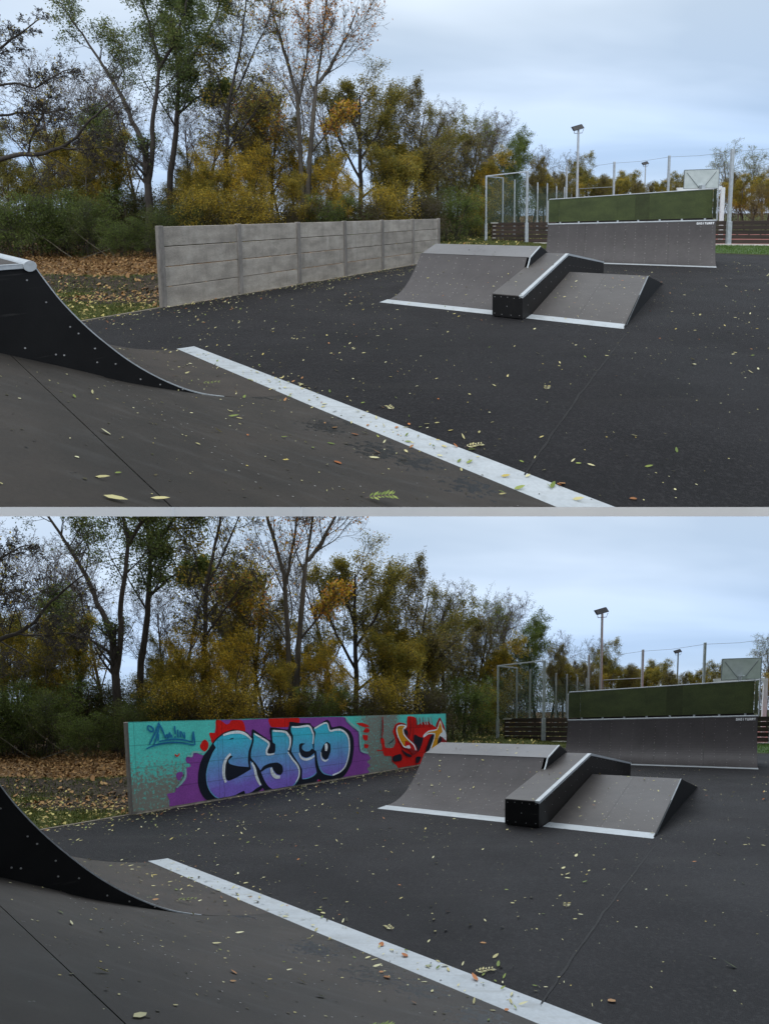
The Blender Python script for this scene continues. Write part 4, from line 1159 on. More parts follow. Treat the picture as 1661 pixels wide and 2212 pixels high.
proto('bush_scrub', 13, 3.6, BUSH, L_scrub, 9000, .11, .26, M_twig, 3, stems=7, spreadbase=1.6, r0=.035)


def hor(u): return 465.1 - (u - 830) * .0138
def hgt_at(u, v, y): return EYE + (hor(u) - v) / FOC * y
def xat(u, y): return (u - 830) / FOC * y * 1.004


BASEH = dict(ash=12, ash_tall=13, olive=10, olive_b=9, yellow=8, yellow_b=7, brown=11, bare=11, pale=11, dense=10, bush_dark=4.2, bush_green=3.6, bush_yellow=4.6, bush_scrub=3.6)
REAL = {}
for k, (w, c, c2) in PROTO.items():
    co = np.empty(len(w.vertices) * 3, dtype=np.float32); w.vertices.foreach_get('co', co); REAL[k] = float(np.percentile(co[2::3], 99.5))

# ---- trees with limbs that follow the ones in view
GREENTOP = lambda zmin: (lambda T, g: T[:, 2] > zmin + g.normal(0, .8, len(T)))


def guided(name, seed, y, limbs, P, leaf, n, size, spread, bark, label, low, maxlevel=4, tint=(0, 1), keep=None, leaf2=None, n2=0, keep2=None, group=None):
    t = Tree(seed)
    base = None
    for pts, r0, r1, start in limbs:
        W = [tuple(at(u, v, y + (dy[0] if dy else 0))) for (u, v, *dy) in pts]
        if base is None:
            b = W[0]; base = np.array([b[0], b[1], terrain(b[0], b[1])[0]]); W = [tuple(base - V3(0, 0, .2))] + W[1:]
        t.guide(W, r0, r1, maxlevel, P, start)
    e = thing(name, base)
    mk(t.wood_mesh('trunk', bark, base), 'trunk', e)
    if n: mk(t.leaf_mesh('crown', leaf, base, n, size, spread, tint, .4, keep), 'crown', e)
    if n2: mk(t.leaf_mesh('crown', leaf2, base, n2, size, spread, tint, .4, keep2), 'crown', e)
    return reg(e, label, low, 'tree', group)


G1 = pset(step=[.8, .5, .35, .25], kids=[10, 7, 4.5, 3], ang=[(25, 60), (30, 65), (30, 70), (30, 70)], ratio=[.30, .55, .5, .5], rratio=[.42, .55, .5, .5], up=[.02, .06, .05, .03])
GB = pset(step=[.7, .45, .3, .22], kids=[12, 8, 5, 3], ang=[(25, 60), (25, 60), (30, 65), (30, 70)], ratio=[.30, .55, .5, .5], rratio=[.38, .5, .5, .5], up=[.02, .05, .05, .03])
GE = pset(step=[.7, .45, .3, .22], kids=[11, 7, 5, 3], ang=[(14, 38), (18, 45), (25, 55), (30, 60)], ratio=[.30, .55, .5, .5], rratio=[.38, .5, .5, .5], up=[.03, .09, .08, .04])
guided('ash_tree', 101, 30, [
    ([(322, 556), (323, 457), (318, 380), (311, 311)], .26, .18, .55),
    ([(311, 311), (285, 260, .4), (262, 205, .8), (235, 160, 1.1), (214, 128, 1.3), (180, 75, 1.6), (140, 20, 2)], .15, .04, .3),
    ([(320, 400), (330, 330, -.4), (329, 260, -.8), (341, 200, -1), (343, 131, -1), (328, 70, -1), (305, 0, -1)], .17, .05, .4),
    ([(343, 150, -1), (372, 100, -1.5), (398, 30, -2), (410, -30, -2)], .10, .04, .2),
    ([(318, 360), (270, 330, 1), (235, 290, 1.6), (205, 262, 2)], .09, .03, .3)],
    G1, L_green, 21000, .125, .16, M_bark, 'tall tree with two dark trunks and green leafy top beyond the quarter pipe, upper scene', 'tall tree with two dark trunks and green leafy top beyond the bank, graffiti scene',
    keep=lambda T, g: (T[:, 2] > 7.6 + g.normal(0, 1.2, len(T))))
guided('ash_tree', 102, 33, [
    ([(366, 545), (368, 372), (378, 310), (382, 260), (385, 200), (386, 171)], .22, .12, .5),
    ([(386, 171), (408, 130), (438, 90), (468, 30), (480, -20)], .12, .04, .1),
    ([(386, 171), (380, 110), (370, 40), (365, -20)], .12, .04, .1),
    ([(382, 250), (420, 215, 1), (455, 195, 1.6), (490, 190, 2)], .08, .03, .2)],
    G1, L_green, 30000, .13, .18, M_bark, 'tall straight tree thickly leafed in green at the top, upper scene', 'tall straight tree thickly leafed in green at the top, graffiti scene',
    keep=lambda T, g: (T[:, 2] > 7.6 + g.normal(0, 1.0, len(T))))
guided('thin_tree', 103, 31, [
    ([(486, 545), (488, 380), (490, 320), (493, 225)], .17, .11, .5),
    ([(493, 225), (510, 150), (522, 90), (530, 20), (534, -20)], .10, .03, .1),
    ([(493, 225), (515, 190), (545, 120), (578, 50), (590, 0)], .08, .03, .1),
    ([(488, 330), (530, 270, -1), (560, 230, -1.5), (590, 215, -2)], .07, .02, .2),
    ([(490, 240), (470, 170, .6), (455, 120, 1)], .05, .02, .2)],
    GB, L_olive, 4500, .15, .25, M_bark, 'nearly bare dark forked tree above the first wall panels, upper scene', 'nearly bare dark forked tree above the turquoise end of the wall, graffiti scene')
guided('tall_tree', 104, 33, [
    ([(656, 540), (655, 435), (650, 340), (641, 205), (620, 130), (599, 63), (580, -10)], .20, .04, .35),
    ([(662, 530), (668, 350), (678, 250), (682, 187), (702, 160), (726, 120), (748, 80), (775, 15)], .19, .04, .35),
    ([(644, 230), (660, 140), (668, 80), (665, -10)], .09, .03, .1),
    ([(682, 187), (695, 110), (700, 40), (712, -20)], .09, .03, .1),
    ([(655, 345), (620, 285, 1), (575, 245, 1.5), (540, 235, 2)], .08, .02, .2),
    ([(672, 330), (710, 285, -1), (745, 240, -1.5)], .08, .02, .2)],
    GE, L_orange, 3200, .16, .18, M_bark_pale, 'tall pale forked tree with few orange leaves against the sky, upper scene', 'tall pale forked tree with few orange leaves against the sky, graffiti scene',
    keep=None, leaf2=L_yellow, n2=1500, keep2=lambda T, g: (T[:, 2] < 11.5 + g.normal(0, 1.5, len(T))))
guided('round_tree', 105, 36, [
    ([(779, 535), (779, 400), (776, 275), (778, 205)], .2, .06, .3),
    ([(779, 390), (742, 320), (716, 262), (705, 215)], .10, .03, .2),
    ([(779, 345), (815, 290), (840, 240), (848, 205)], .10, .03, .2),
    ([(778, 430), (830, 388, -1), (885, 352, -2)], .10, .03, .3),
    ([(776, 300), (755, 240, .5), (752, 190, .5)], .08, .03, .2)],
    G1, L_olive, 27000, .11, .18, M_bark, 'broad olive green tree with yellowing leaves behind the middle of the wall, upper scene', 'broad olive green tree with yellowing leaves behind the blue letters, graffiti scene', tint=(0, .95), leaf2=L_yellow, n2=1300)
guided('bare_tree', 106, 21, [
    ([(-95, 600), (-95, 480), (-85, 330), (-70, 180), (-45, 20)], .26, .12, .5),
    ([(-90, 372), (-30, 350, -.5), (33, 336, -1), (80, 334, -1), (130, 320, -1), (165, 295, -1), (196, 257, -1), (228, 232, -1), (262, 205, -1)], .12, .02, .3),
    ([(-85, 300), (-20, 255, .5), (40, 242, .5), (90, 246, .6), (130, 236, .8)], .08, .02, .2),
    ([(-78, 240), (-20, 188), (33, 178), (75, 190), (115, 165), (150, 150)], .07, .02, .2),
    ([(-70, 180), (-10, 110), (40, 75), (85, 40)], .07, .02, .15),
    ([(60, 336, -1), (70, 290, -1.2), (100, 240, -1.4), (110, 190, -1.5)], .05, .015, .1),
    ([(130, 320, -1), (185, 322, -1.4), (230, 318, -1.8), (262, 330, -2)], .04, .012, .1)],
    pset(step=[.6, .35, .22, .16], kids=[15, 8, 5, 3], ang=[(35, 75), (30, 65), (30, 70), (30, 70)], ratio=[.22, .55, .5, .5], rratio=[.35, .5, .55, .5], up=[.02, .03, .03, .02]),
    L_olive, 900, .10, .15, M_bark, 'bare dark tree reaching its curved limb in from the edge, upper scene', 'bare dark tree reaching its curved limb in from the edge, graffiti scene')

# ---- the rest of the wood: (kind, u, v of top, distance, name, label, label of the twin, group)
TREES = [
    ('olive', 40, 285, 31, 'leafy_tree', 'dark olive tree low behind the curved bare limb'),
    ('olive_b', 140, 292, 32.5, 'leafy_tree', 'olive tree with yellow top beyond the leaf covered ground'),
    ('yellow_b', 236, 285, 33, 'leafy_tree', 'yellow green tree just before the two-trunked tree'),
    ('dense', 95, 360, 36, 'leafy_tree', 'dense dark green tree deep in the wood past the quarter pipe'),
    ('bare', 170, 150, 37, 'bare_tree', 'leafless twiggy tree behind the green topped ones'),
    ('bare', 262, 215, 39, 'bare_tree', 'leafless tree seen through the gap under the two-trunked crown'),
    ('bare', 420, 230, 38, 'bare_tree', 'leafless brown tree between the green topped and forked trees'),
    ('olive', 425, 330, 36, 'leafy_tree', 'olive green tree over the first concrete panels'),
    ('yellow', 512, 300, 30, 'autumn_tree', 'golden yellow tree above the second wall bay'),
    ('yellow_b', 455, 365, 29, 'autumn_tree', 'low yellow green tree close behind the first wall bay'),
    ('brown', 560, 250, 37, 'autumn_tree', 'brown leafed tree behind the golden yellow one'),
    ('yellow', 608, 235, 36, 'autumn_tree', 'orange yellow tree beside the tall pale trunks'),
    ('yellow', 700, 330, 33, 'autumn_tree', 'orange leaved tree before the broad olive tree'),
    ('bare', 735, 155, 41, 'bare_tree', 'leafless tree reaching above the broad olive tree'),
    ('ash_tall', 812, 205, 41, 'leafy_tree', 'upright olive tree behind the broad one'),
    ('brown', 893, 200, 41, 'autumn_tree', 'brown twiggy tree above the fifth wall bay'),
    ('olive_b', 868, 300, 39, 'leafy_tree', 'olive tree with yellow tufts above the fourth wall bay'),
    ('olive', 950, 238, 45, 'leafy_tree', 'yellowing tree above the far end of the wall'),
    ('yellow_b', 925, 345, 40, 'autumn_tree', 'small yellow green tree near the far wall post'),
    ('pale', 1000, 238, 49, 'thin_tree', 'slender pale tree with sparse leaves past the wall end'),
    ('bare', 1048, 243, 53, 'bare_tree', 'leafless tree left of the steel cage'),
    ('bare', 1085, 268, 57, 'bare_tree', 'leafless tree behind the dense green one'),
    ('yellow', 1062, 330, 47, 'autumn_tree', 'orange yellow tree at the corner of the steel cage'),
    ('dense', 1120, 284, 50, 'leafy_tree', 'dense green tree behind the steel cage'),
    ('bare', 1172, 322, 63, 'bare_tree', 'brown leafless tree between cage and floodlight'),
    ('bare', 1212, 330, 66, 'bare_tree', 'brown leafless tree close to the taller floodlight'),
    ('olive', 1262, 338, 62, 'leafy_tree', 'round dark green tree behind the taller floodlight'),
    ('olive', 1238, 362, 60, 'leafy_tree', 'smaller green tree left of the round one'),
    ('olive_b', 1340, 370, 68, 'leafy_tree', 'green and yellow tree between the two floodlights'),
    ('yellow_b', 1312, 385, 66, 'autumn_tree', 'small yellowing tree under the round green one'),
    ('brown', 1382, 384, 72, 'autumn_tree', 'brown tree under the smaller floodlight'),
    ('brown', 1425, 388, 74, 'autumn_tree', 'brown tree right of the smaller floodlight'),
    ('olive_b', 1470, 375, 68, 'leafy_tree', 'dark tree at the edge of the backboard'),
    ('pale', 1572, 305, 50, 'thin_tree', 'slender grey tree with thin pale leaves past the backboard'),
    ('pale', 1622, 318, 52, 'thin_tree', 'pale leaved tree at the far side of the ball court'),
    ('brown', 1605, 372, 46, 'autumn_tree', 'brown thicket tree behind the last fence post'),
    ('brown', 1650, 360, 44, 'autumn_tree', 'brown tree at the outer edge of the court'),
    ('olive', -10, 300, 33, 'leafy_tree', 'olive tree at the very edge of the wood'),
    ('olive_b', 195, 330, 31, 'leafy_tree', 'low olive tree behind the tall bright shrub'),
    ('dense', 262, 372, 35, 'leafy_tree', 'dark green tree between the two-trunked tree and the shrubs'),
    ('dense', 440, 395, 34, 'leafy_tree', 'dark green tree low behind the first wall bay'),
    ('yellow_b', 402, 375, 31, 'autumn_tree', 'yellow green tree beside the straight trunk'),
    ('bare', 560, 175, 40, 'bare_tree', 'leafless tree rising behind the golden yellow one'),
    ('yellow', 556, 325, 31, 'autumn_tree', 'yellow tree over the second wall post'),
    ('brown', 630, 270, 38, 'autumn_tree', 'brown tree right behind the tall pale trunks'),
    ('yellow_b', 650, 380, 30, 'autumn_tree', 'yellow green tree in front of the tall pale trunks'),
    ('olive', 690, 300, 37, 'leafy_tree', 'olive tree between the tall pale tree and the broad one'),
    ('yellow', 748, 355, 31, 'autumn_tree', 'low golden tree before the broad olive trunk'),
    ('olive_b', 835, 330, 35, 'leafy_tree', 'olive yellow tree above the fourth wall post'),
    ('brown', 850, 240, 42, 'autumn_tree', 'brown tree behind the shoulder of the broad olive tree'),
    ('brown', 985, 290, 46, 'autumn_tree', 'brown tree beside the slender pale one'),
    ('olive_b', 1030, 360, 47, 'leafy_tree', 'olive tree above the bright yellow shrub'),
    ('bare', 120, 120, 35, 'bare_tree', 'tall leafless tree showing between the limb and the two trunks'),
    ('bare', 300, 190, 42, 'bare_tree', 'leafless tree behind the fork of the two-trunked tree'),
    ('bare', 455, 160, 41, 'bare_tree', 'leafless tree beside the crown of the straight tree'),
    ('brown', 525, 205, 40, 'autumn_tree', 'brown tree behind the nearly bare forked one'),
    ('bare', 590, 150, 42, 'bare_tree', 'leafless tree before the gap by the tall pale trunks'),
    ('ash_tall', 180, 230, 38, 'leafy_tree', 'upright olive tree behind the curved bare limb'),
    ('yellow', 480, 330, 29.5, 'autumn_tree', 'golden tree standing out above the second concrete panels'),
    ('brown', 1165, 378, 58, 'autumn_tree', 'low brown tree in the far belt behind the net next to the cage'),
    ('olive_b', 1185, 365, 60, 'leafy_tree', 'low olive tree in the far belt two posts past the cage'),
    ('brown', 1228, 378, 56, 'autumn_tree', 'low brown tree in the far belt at the foot of the taller floodlight'),
    ('olive_b', 1250, 385, 58, 'leafy_tree', 'low olive tree in the far belt just past the taller floodlight'),
    ('brown', 1285, 378, 60, 'autumn_tree', 'low brown tree in the far belt under the round green tree'),
    ('olive_b', 1325, 390, 62, 'leafy_tree', 'low olive tree in the far belt between the two tall net posts'),
    ('brown', 1358, 392, 62, 'autumn_tree', 'low brown tree in the far belt before the smaller floodlight'),
    ('olive_b', 1378, 398, 64, 'leafy_tree', 'low olive tree in the far belt at the foot of the smaller floodlight'),
    ('brown', 1410, 396, 62, 'autumn_tree', 'low brown tree in the far belt just past the smaller floodlight'),
    ('olive_b', 1440, 392, 60, 'leafy_tree', 'low olive tree in the far belt at the third tall net post'),
    ('brown', 1475, 398, 58, 'autumn_tree', 'low brown tree in the far belt behind the edge of the backboard'),
    ('olive_b', 1520, 395, 60, 'leafy_tree', 'low olive tree in the far belt behind the middle of the backboard'),
    ('brown', 1560, 385, 52, 'autumn_tree', 'low brown tree in the far belt behind the last tall net post'),
    ('olive_b', 1590, 378, 44, 'leafy_tree', 'low olive tree in the far belt over the red court'),
    ('brown', 1615, 400, 40, 'autumn_tree', 'low brown tree in the far belt over the planks'),
    ('olive_b', 1640, 390, 42, 'leafy_tree', 'low olive tree in the far belt at the outermost edge of the court'),
    ('bare', 925, 222, 46, 'bare_tree', 'leafless tree above the last wall bays'),
    ('bare', 975, 250, 50, 'bare_tree', 'leafless tree behind the slender pale one'),
    ('bare', 1015, 262, 54, 'bare_tree', 'leafless tree in the gap past the slender pale one'),
    ('brown', 1150, 345, 60, 'autumn_tree', 'brown tree behind the ball court net'),
    ('brown', 1195, 372, 62, 'autumn_tree', 'low brown tree at the far ball court posts'),
    ('olive_b', 1295, 392, 64, 'leafy_tree', 'low olive tree before the round dark green one'),
    ('bare', 1500, 392, 72, 'bare_tree', 'leafless tree behind the backboard'),
    ('bare', 1405, 392, 76, 'bare_tree', 'distant leafless tree under the smaller floodlight'),
    ('brown', 1450, 398, 66, 'autumn_tree', 'low brown tree before the backboard'),
]
k_ = 0
for key, u, v, y, nm, lab in TREES:
    h = hgt_at(u, v, y); k_ += 1
    lab = lab.replace('left of', 'before').replace('right of', 'beyond')
    plant(key, nm, xat(u, y), y, h / REAL[key], k_ * 2.399, lab + ', upper scene', lab + ', graffiti scene', 'tree')
BUSHES = [
    ('bush_dark', -15, 440, 27.2, 'dark green shrub at the outer edge of the wood'),
    ('bush_green', 62, 430, 27.0, 'bright green shrub below the curved limb'),
    ('bush_dark', 118, 420, 28.6, 'dark green shrub behind the bright green one'),
    ('bush_green', 165, 415, 27.6, 'tall bright green shrub over the leaf covered ground'),
    ('bush_dark', 222, 440, 27.4, 'dark green shrub with bare stems at its foot'),
    ('bush_green', 272, 478, 26.0, 'small light green shrub left of the wall end'),
    ('bush_dark', 325, 452, 26.6, 'dark green shrub just behind the wall end'),
    ('bush_dark', 262, 405, 32.0, 'dark shrub filling the gap under the two-trunked tree'),
    ('bush_scrub', 300, 415, 33.0, 'dull scrub between the two-trunked and the straight tree'),
    ('bush_dark', 345, 425, 34.0, 'dark shrub at the foot of the straight green topped tree'),
    ('bush_dark', 385, 440, 27.5, 'dark green shrub above the first wall bay'),
    ('bush_yellow', 452, 405, 27.2, 'yellow shrub showing above the first wall bay'),
    ('bush_scrub', 505, 448, 28.0, 'dull brown scrub above the second wall post'),
    ('bush_yellow', 548, 425, 28.5, 'yellow green shrub above the second wall bay'),
    ('bush_scrub', 603, 440, 29.0, 'dull scrub beside the tall pale trunks'),
    ('bush_scrub', 668, 440, 30.0, 'dull scrub at the foot of the tall pale trunks'),
    ('bush_green', 722, 432, 30.5, 'green shrub above the third wall bay'),
    ('bush_scrub', 765, 435, 31.0, 'dark scrub at the foot of the broad olive tree'),
    ('bush_yellow', 825, 398, 31.5, 'large yellow green shrub above the fourth wall bay'),
    ('bush_scrub', 880, 425, 33.0, 'brown scrub above the fifth wall bay'),
    ('bush_scrub', 922, 428, 35.0, 'brown scrub above the last wall bay'),
    ('bush_green', 975, 410, 37.0, 'rounded green shrub just past the wall end post'),
    ('bush_yellow', 1033, 420, 42.0, 'bright yellow shrub on the grass before the cage'),
    ('bush_scrub', 1075, 425, 46.0, 'brown shrub behind the cage planks'),
    ('bush_dark', 1010, 440, 46.0, 'dark shrub on the far edge of the grass'),
]
for key, u, v, y, lab in BUSHES:
    h = hgt_at(u, v, y); k_ += 1
    lab = lab.replace('left of', 'before')
    x = xat(u, y)
    nm = 'shrub'
    plant(key, nm, x, y, h / REAL[key] * 1.05, k_ * 1.7, lab + ', upper scene', lab + ', graffiti scene', 'shrub', sz=.95)

# ---- undergrowth and thicket that nobody could count
line_ = [V3(-34, 25, 0), V3(-18, 30, 0), V3(-4, 35, 0), V3(8, 52, 0), V3(14, 62, 0), V3(40, 74, 0), V3(58, 66, 0), V3(52, 48, 0), V3(46, 38, 0)]


def along(n, g, th):
    seg = np.diff(np.array(line_), axis=0); L_ = np.linalg.norm(seg, axis=1); c = np.cumsum(L_) / L_.sum()
    f = g.random(n); i = np.searchsorted(c, f); t = g.random(n)
    p = np.array(line_)[i] + seg[i] * t[:, None]; nn = np.stack([-seg[i][:, 1], seg[i][:, 0], 0 * t], 1) / L_[i][:, None]
    return p + nn * (g.random(n)[:, None] * th), i


g_ = np.random.default_rng(5)
n_ = 90000
P_, sg = along(n_, g_, 6.5)
cl = np.sin(P_[:, 0] * 1.3 + P_[:, 1] * .4) * .5 + np.sin(P_[:, 0] * .51 - P_[:, 1] * .9) * .5
hmax = np.where(sg < 3, 2.7 + 1.0 * cl, 6.4 + 1.2 * cl)
P_[:, 2] = g_.random(n_) ** .8 * hmax
P_ += g_.normal(0, .12, P_.shape)
tv_ = np.clip(.35 + .3 * cl + g_.normal(0, .2, n_), 0, 1)
ug = bpy.data.objects.new('undergrowth', leaf_cloud('undergrowth', L_scrub, P_, .17, tv_, g_, .2, 1.6)); COL.objects.link(ug); ug['_w'] = [0, 0, 0]
reg(ug, None, None, None, kind='stuff')
mbu = Tree(77)
Ps, _ = along(900, g_, 7)
for p in Ps:
    h = float(g_.uniform(1.5, 5.5)); q = []
    d = g_.normal(0, .22, 2)
    for k in range(5): q.append((p[0] + d[0] * k / 4 * h, p[1] + d[1] * k / 4 * h, k / 4 * h + 0.0))
    mbu.lines.append((q, list(np.linspace(.03, .008, 5)), 2))
us = bpy.data.objects.new('thicket_stems', mbu.wood_mesh('thicket_stems', M_twig, np.zeros(3))); COL.objects.link(us); us['_w'] = [0, 0, 0]
reg(us, None, None, None, kind='stuff')

# pale bare stems leaning out of the shrubs
ps = Tree(78)
for u in (235, 240, 247, 252, 262, 160, 175):
    p = at(u, 552, 26.2); p[2] = .1; d = rr.gauss(0, .4)
    q = [tuple(p + V3(d * k, rr.gauss(0, .05), .42 * k)) for k in range(5)]
    ps.lines.append((q, [.03, .026, .02, .015, .01], 1))
o = bpy.data.objects.new('bare_stems', ps.wood_mesh('bare_stems', mat('pale_stem', (.16, .14, .10), .9), np.zeros(3))); COL.objects.link(o); o['_w'] = [0, 0, 0]
reg(o, None, None, None, kind='stuff')

# ------------------------------------------------------------------ leaves and grass on the ground


def flat_leaves(name, m, C, NX, size, tv, g, elong=3.2, lift=.006, curl=.25):
    """Leaves lying on surfaces: C centres, NX up-normals."""
    n = len(C); a = g.random(n) * 6.283
    ref = np.stack([np.cos(a), np.sin(a), np.zeros(n)], 1)
    ref -= NX * (ref * NX).sum(1)[:, None]; ref /= np.linalg.norm(ref, axis=1, keepdims=True)
    w = np.cross(NX, ref); s = size * g.uniform(.35, 1.3, (n, 1)); wd = s / elong * g.uniform(.7, 1.5, (n, 1))
    tl = g.normal(0, curl, (n, 1))
    up = NX * lift; t1 = NX * s * np.abs(tl) * .5
    V = np.stack([C + up, C + ref * s * .30 + w * wd * .5 + up * 1.4 + t1 * .3, C + ref * s * .7 + w * wd * .42 + up * 1.4 + t1 * .7, C + ref * s + up + t1, C + ref * s * .68 - w * wd * .45 + up + t1 * .5, C + ref * s * .28 - w * wd * .5 + up], 1).reshape(-1, 3)
    i = np.arange(n)[:, None] * 6
    F_ = np.concatenate([i + [0, 1, 4, 5], i + [1, 2, 3, 4]], 0)
    return fast_mesh(name, V, F_, m, np.concatenate([tv, tv]))


KT = np.array(KP + TOPP[1:] + BACKP[1:]); QT = np.array(QP_PTS); BT = np.array(BKF)


def surf(x, y):
    """Height and kind of the hard surface at (x, y)."""
    p = V3(x, y, 0)
    s = (p - S0) @ SE; t = (p - S0) @ SM
    if t > 0 and s > -.08:
        if s < SPL:
            if s < 0: return .006, 'strip'
            if t < .30: return .006 + .02 * t / .3, 'strip'
            if t < 2.74: return float(np.interp(t, QT[:, 0], QT[:, 1])), 'ramp'
            return 1.84, 'no'
        if t < .34: return .006 + .0195 * t / .34, 'strip'
        return float(np.interp(t, BT[:, 0], BT[:, 1])) + (.006 if t > 2.3 else 0), 'ramp'
    u = (p - FO) @ FA; v = (p - FO) @ FN
    if 0 <= u <= 5.6 and -.19 <= v <= 7.0:
        if lg0 <= u <= lg1:
            if v > 8.05: return .004, 'court'
            return float(np.interp(v, [q[0] for q in LP], [q[1] for q in LP])) + .006, 'fun'
        if v < 0: return .004, 'court'
        if u < lg0:
            if v < .36: return .006 + .0195 * v / .36, 'fun'
            return float(np.interp(v, KT[:, 0], KT[:, 1])), 'fun'
        if v < 3.46: return .006 + .615 * v / 3.46 if v > .36 else .006 + .0195 * v / .36, 'fun'
        return .625 * (7.05 - v) / 3.59, 'fun'
    s = (p - BL) @ be; t = (p - BL) @ bn_
    if -.1 < s < QW + .1 and t > -.02: return .0, 'no'
    if (p - wall0) @ wn > -.06: return 0, 'no'
    return .004, 'court'


def sample_surface(n, g, area, dens=None):
    out = []
    while len(out) < n:
        x = g.uniform(area[0], area[1]); y = g.uniform(area[2], area[3])
        if dens is not None and g.random() > dens(x, y): continue
        z, k = surf(x, y)
        if k == 'no': continue
        e_ = .02
        zx = (surf(x + e_, y)[0] - z) / e_; zy = (surf(x, y + e_)[0] - z) / e_
        if abs(zx) > 1.6 or abs(zy) > 1.6: continue
        nn = V3(-zx, -zy, 1); nn /= np.linalg.norm(nn)
        out.append((x, y, z, *nn, {'court': 0, 'ramp': 1, 'strip': 2, 'fun': 3}[k]))
    return np.array(out)


def wall_dist(x, y): return -((x - wall0[0]) * wn[0] + (y - wall0[1]) * wn[1])


def dens_court(x, y):
    d = wall_dist(x, y); f = .20 + .8 * math.exp(-max(0, d - .3) / 2.4)
    s = (x - S0[0]) * SM[0] + (y - S0[1]) * SM[1]
    if -.6 < s < .1: f = max(f, .35)
    if s > 0: f = .5
    if y < 5.5: f *= .6
    c = math.sin(x * 1.9 + 1.3 * math.sin(y * .8)) * math.sin(y * 1.4 + 1.1 * math.sin(x * 1.1)) + .6 * math.sin(x * 4.3 + y * 3.1)
    return f * min(1, max(.10, .45 + .6 * c))


def scatter(seed, low):
    """Fallen leaves of one place: far small ones joined, near big ones single."""
    g = np.random.default_rng(seed)
    A = sample_surface(2100, g, (-7, 15, 1.2, 26), dens_court)
    e1 = sample_surface(620, g, (-7, 4, 9, 22), lambda x, y: math.exp(-max(0, wall_dist(x, y) - .06) / .25))
    A = np.concatenate([A, e1])
    # thick drift on and beside the threshold strip
    B = []
    for _ in range(150):
        s = g.uniform(.1, 7.0); t = g.normal(.12, .28)
        if t < -.9 or t > 1.3: continue
        p = S0 + SE * s + SM * t; z, k = surf(p[0], p[1]); B.append((p[0], p[1], z, 0, 0, 1, {'court': 0, 'ramp': 1, 'strip': 2, 'fun': 3, 'no': 0}[k]))
    A = np.concatenate([A, np.array(B)])
    if not low:
        pv = np.array([proj_v(q[:3]) for q in A]); A = A[pv < 1085]
    else:
        pv = np.array([proj_v(q[:3]) for q in A]); A = A[(pv < 1062)]
    dist = np.hypot(A[:, 0], A[:, 1])
    near = dist < (6.6 if not low else 6.6)
    order = np.argsort(dist); singles = [i for i in order if near[i]]
    big = set(singles[::max(1, len(singles) // 125)][:130])
    rest = np.array([i for i in range(len(A)) if i not in big])
    kind = g.random(len(rest))
    tag_ = 'lower' if low else 'upper'
    outs = []
    for nm, m, a, b in (('scattered_leaves', L_fall, 0, .66), ('scattered_leaves', L_fallorange, .66, .76), ('scattered_leaves', L_fallgreen, .76, .87), ('scattered_leaves', L_falldark, .87, 1.01)):
        sel = rest[(kind >= a) & (kind < b)]
        me = flat_leaves(nm, m, A[sel, :3], A[sel, 3:6], .060, g.random(len(sel)), g, 3.2, .008, .5)
        o = bpy.data.objects.new(nm, me); COL.objects.link(o); o['_w'] = [0, 0, 0]; o['kind'] = 'stuff'; outs.append(o)
    # crumbs of leaf, seed and grit
    D_ = sample_surface(2600, g, (-6, 9, 1.4, 14), lambda x, y: (1.0 if surf(x, y)[1] in ('ramp', 'strip') else .35))
    pv = np.array([proj_v(q[:3]) for q in D_]); D_ = D_[pv < (1062 if low else 1085)]
    h_ = len(D_) // 2
    for nm, m, sl in (('leaf_crumbs', L_fall, slice(0, h_)), ('leaf_crumbs', L_falldark, slice(h_, None))):
        q = D_[sl]; me = flat_leaves(nm, m, q[:, :3], q[:, 3:6], .019, g.random(len(q)), g, 1.6, .003)
        o = bpy.data.objects.new(nm, me); COL.objects.link(o); o['_w'] = [0, 0, 0]; o['kind'] = 'stuff'; outs.append(o)
    # single leaves
    names = {1: ('dark ramp sheet', 'ramp'), 2: ('pale steel threshold', 'strip'), 0: ('asphalt by the near ramp', 'asphalt'), 3: ('funbox', 'funbox')}
    for i in sorted(big):
        r_ = g.random(); q = A[i]
        m, cname = (L_fall, 'pale yellow') if r_ < .62 else ((L_fallorange, 'orange brown') if r_ < .76 else (L_fallgreen, 'green'))
        el = 4.2 if cname != 'orange brown' else 2.0
        me = flat_leaves('fallen_leaf', m, np.zeros((1, 3)), q[None, 3:6], .072 if cname != 'green' else .08, np.array([g.random()]), g, el, .007, .35)
        o = bpy.data.objects.new('fallen_leaf', me); COL.objects.link(o); o.location = q[:3]; o['_w'] = list(map(float, q[:3]))
        sc_ = 'graffiti scene' if low else 'upper scene'
        o['label'] = f'{cname} fallen leaf lying on the {names[int(q[6])][0]}, {sc_}'; o['category'] = 'leaf'
        o['group'] = f'{cname} leaves fallen on the {names[int(q[6])][0]}, {sc_}'
        outs.append(o)
    return outs


def proj_v(p):
    c = AX @ (np.array(p) - C0); return 564 + FOC * c[1] / c[2] if c[2] > .1 else 9999


scatter(21, False)
LOWER_BUILT = scatter(22, True)

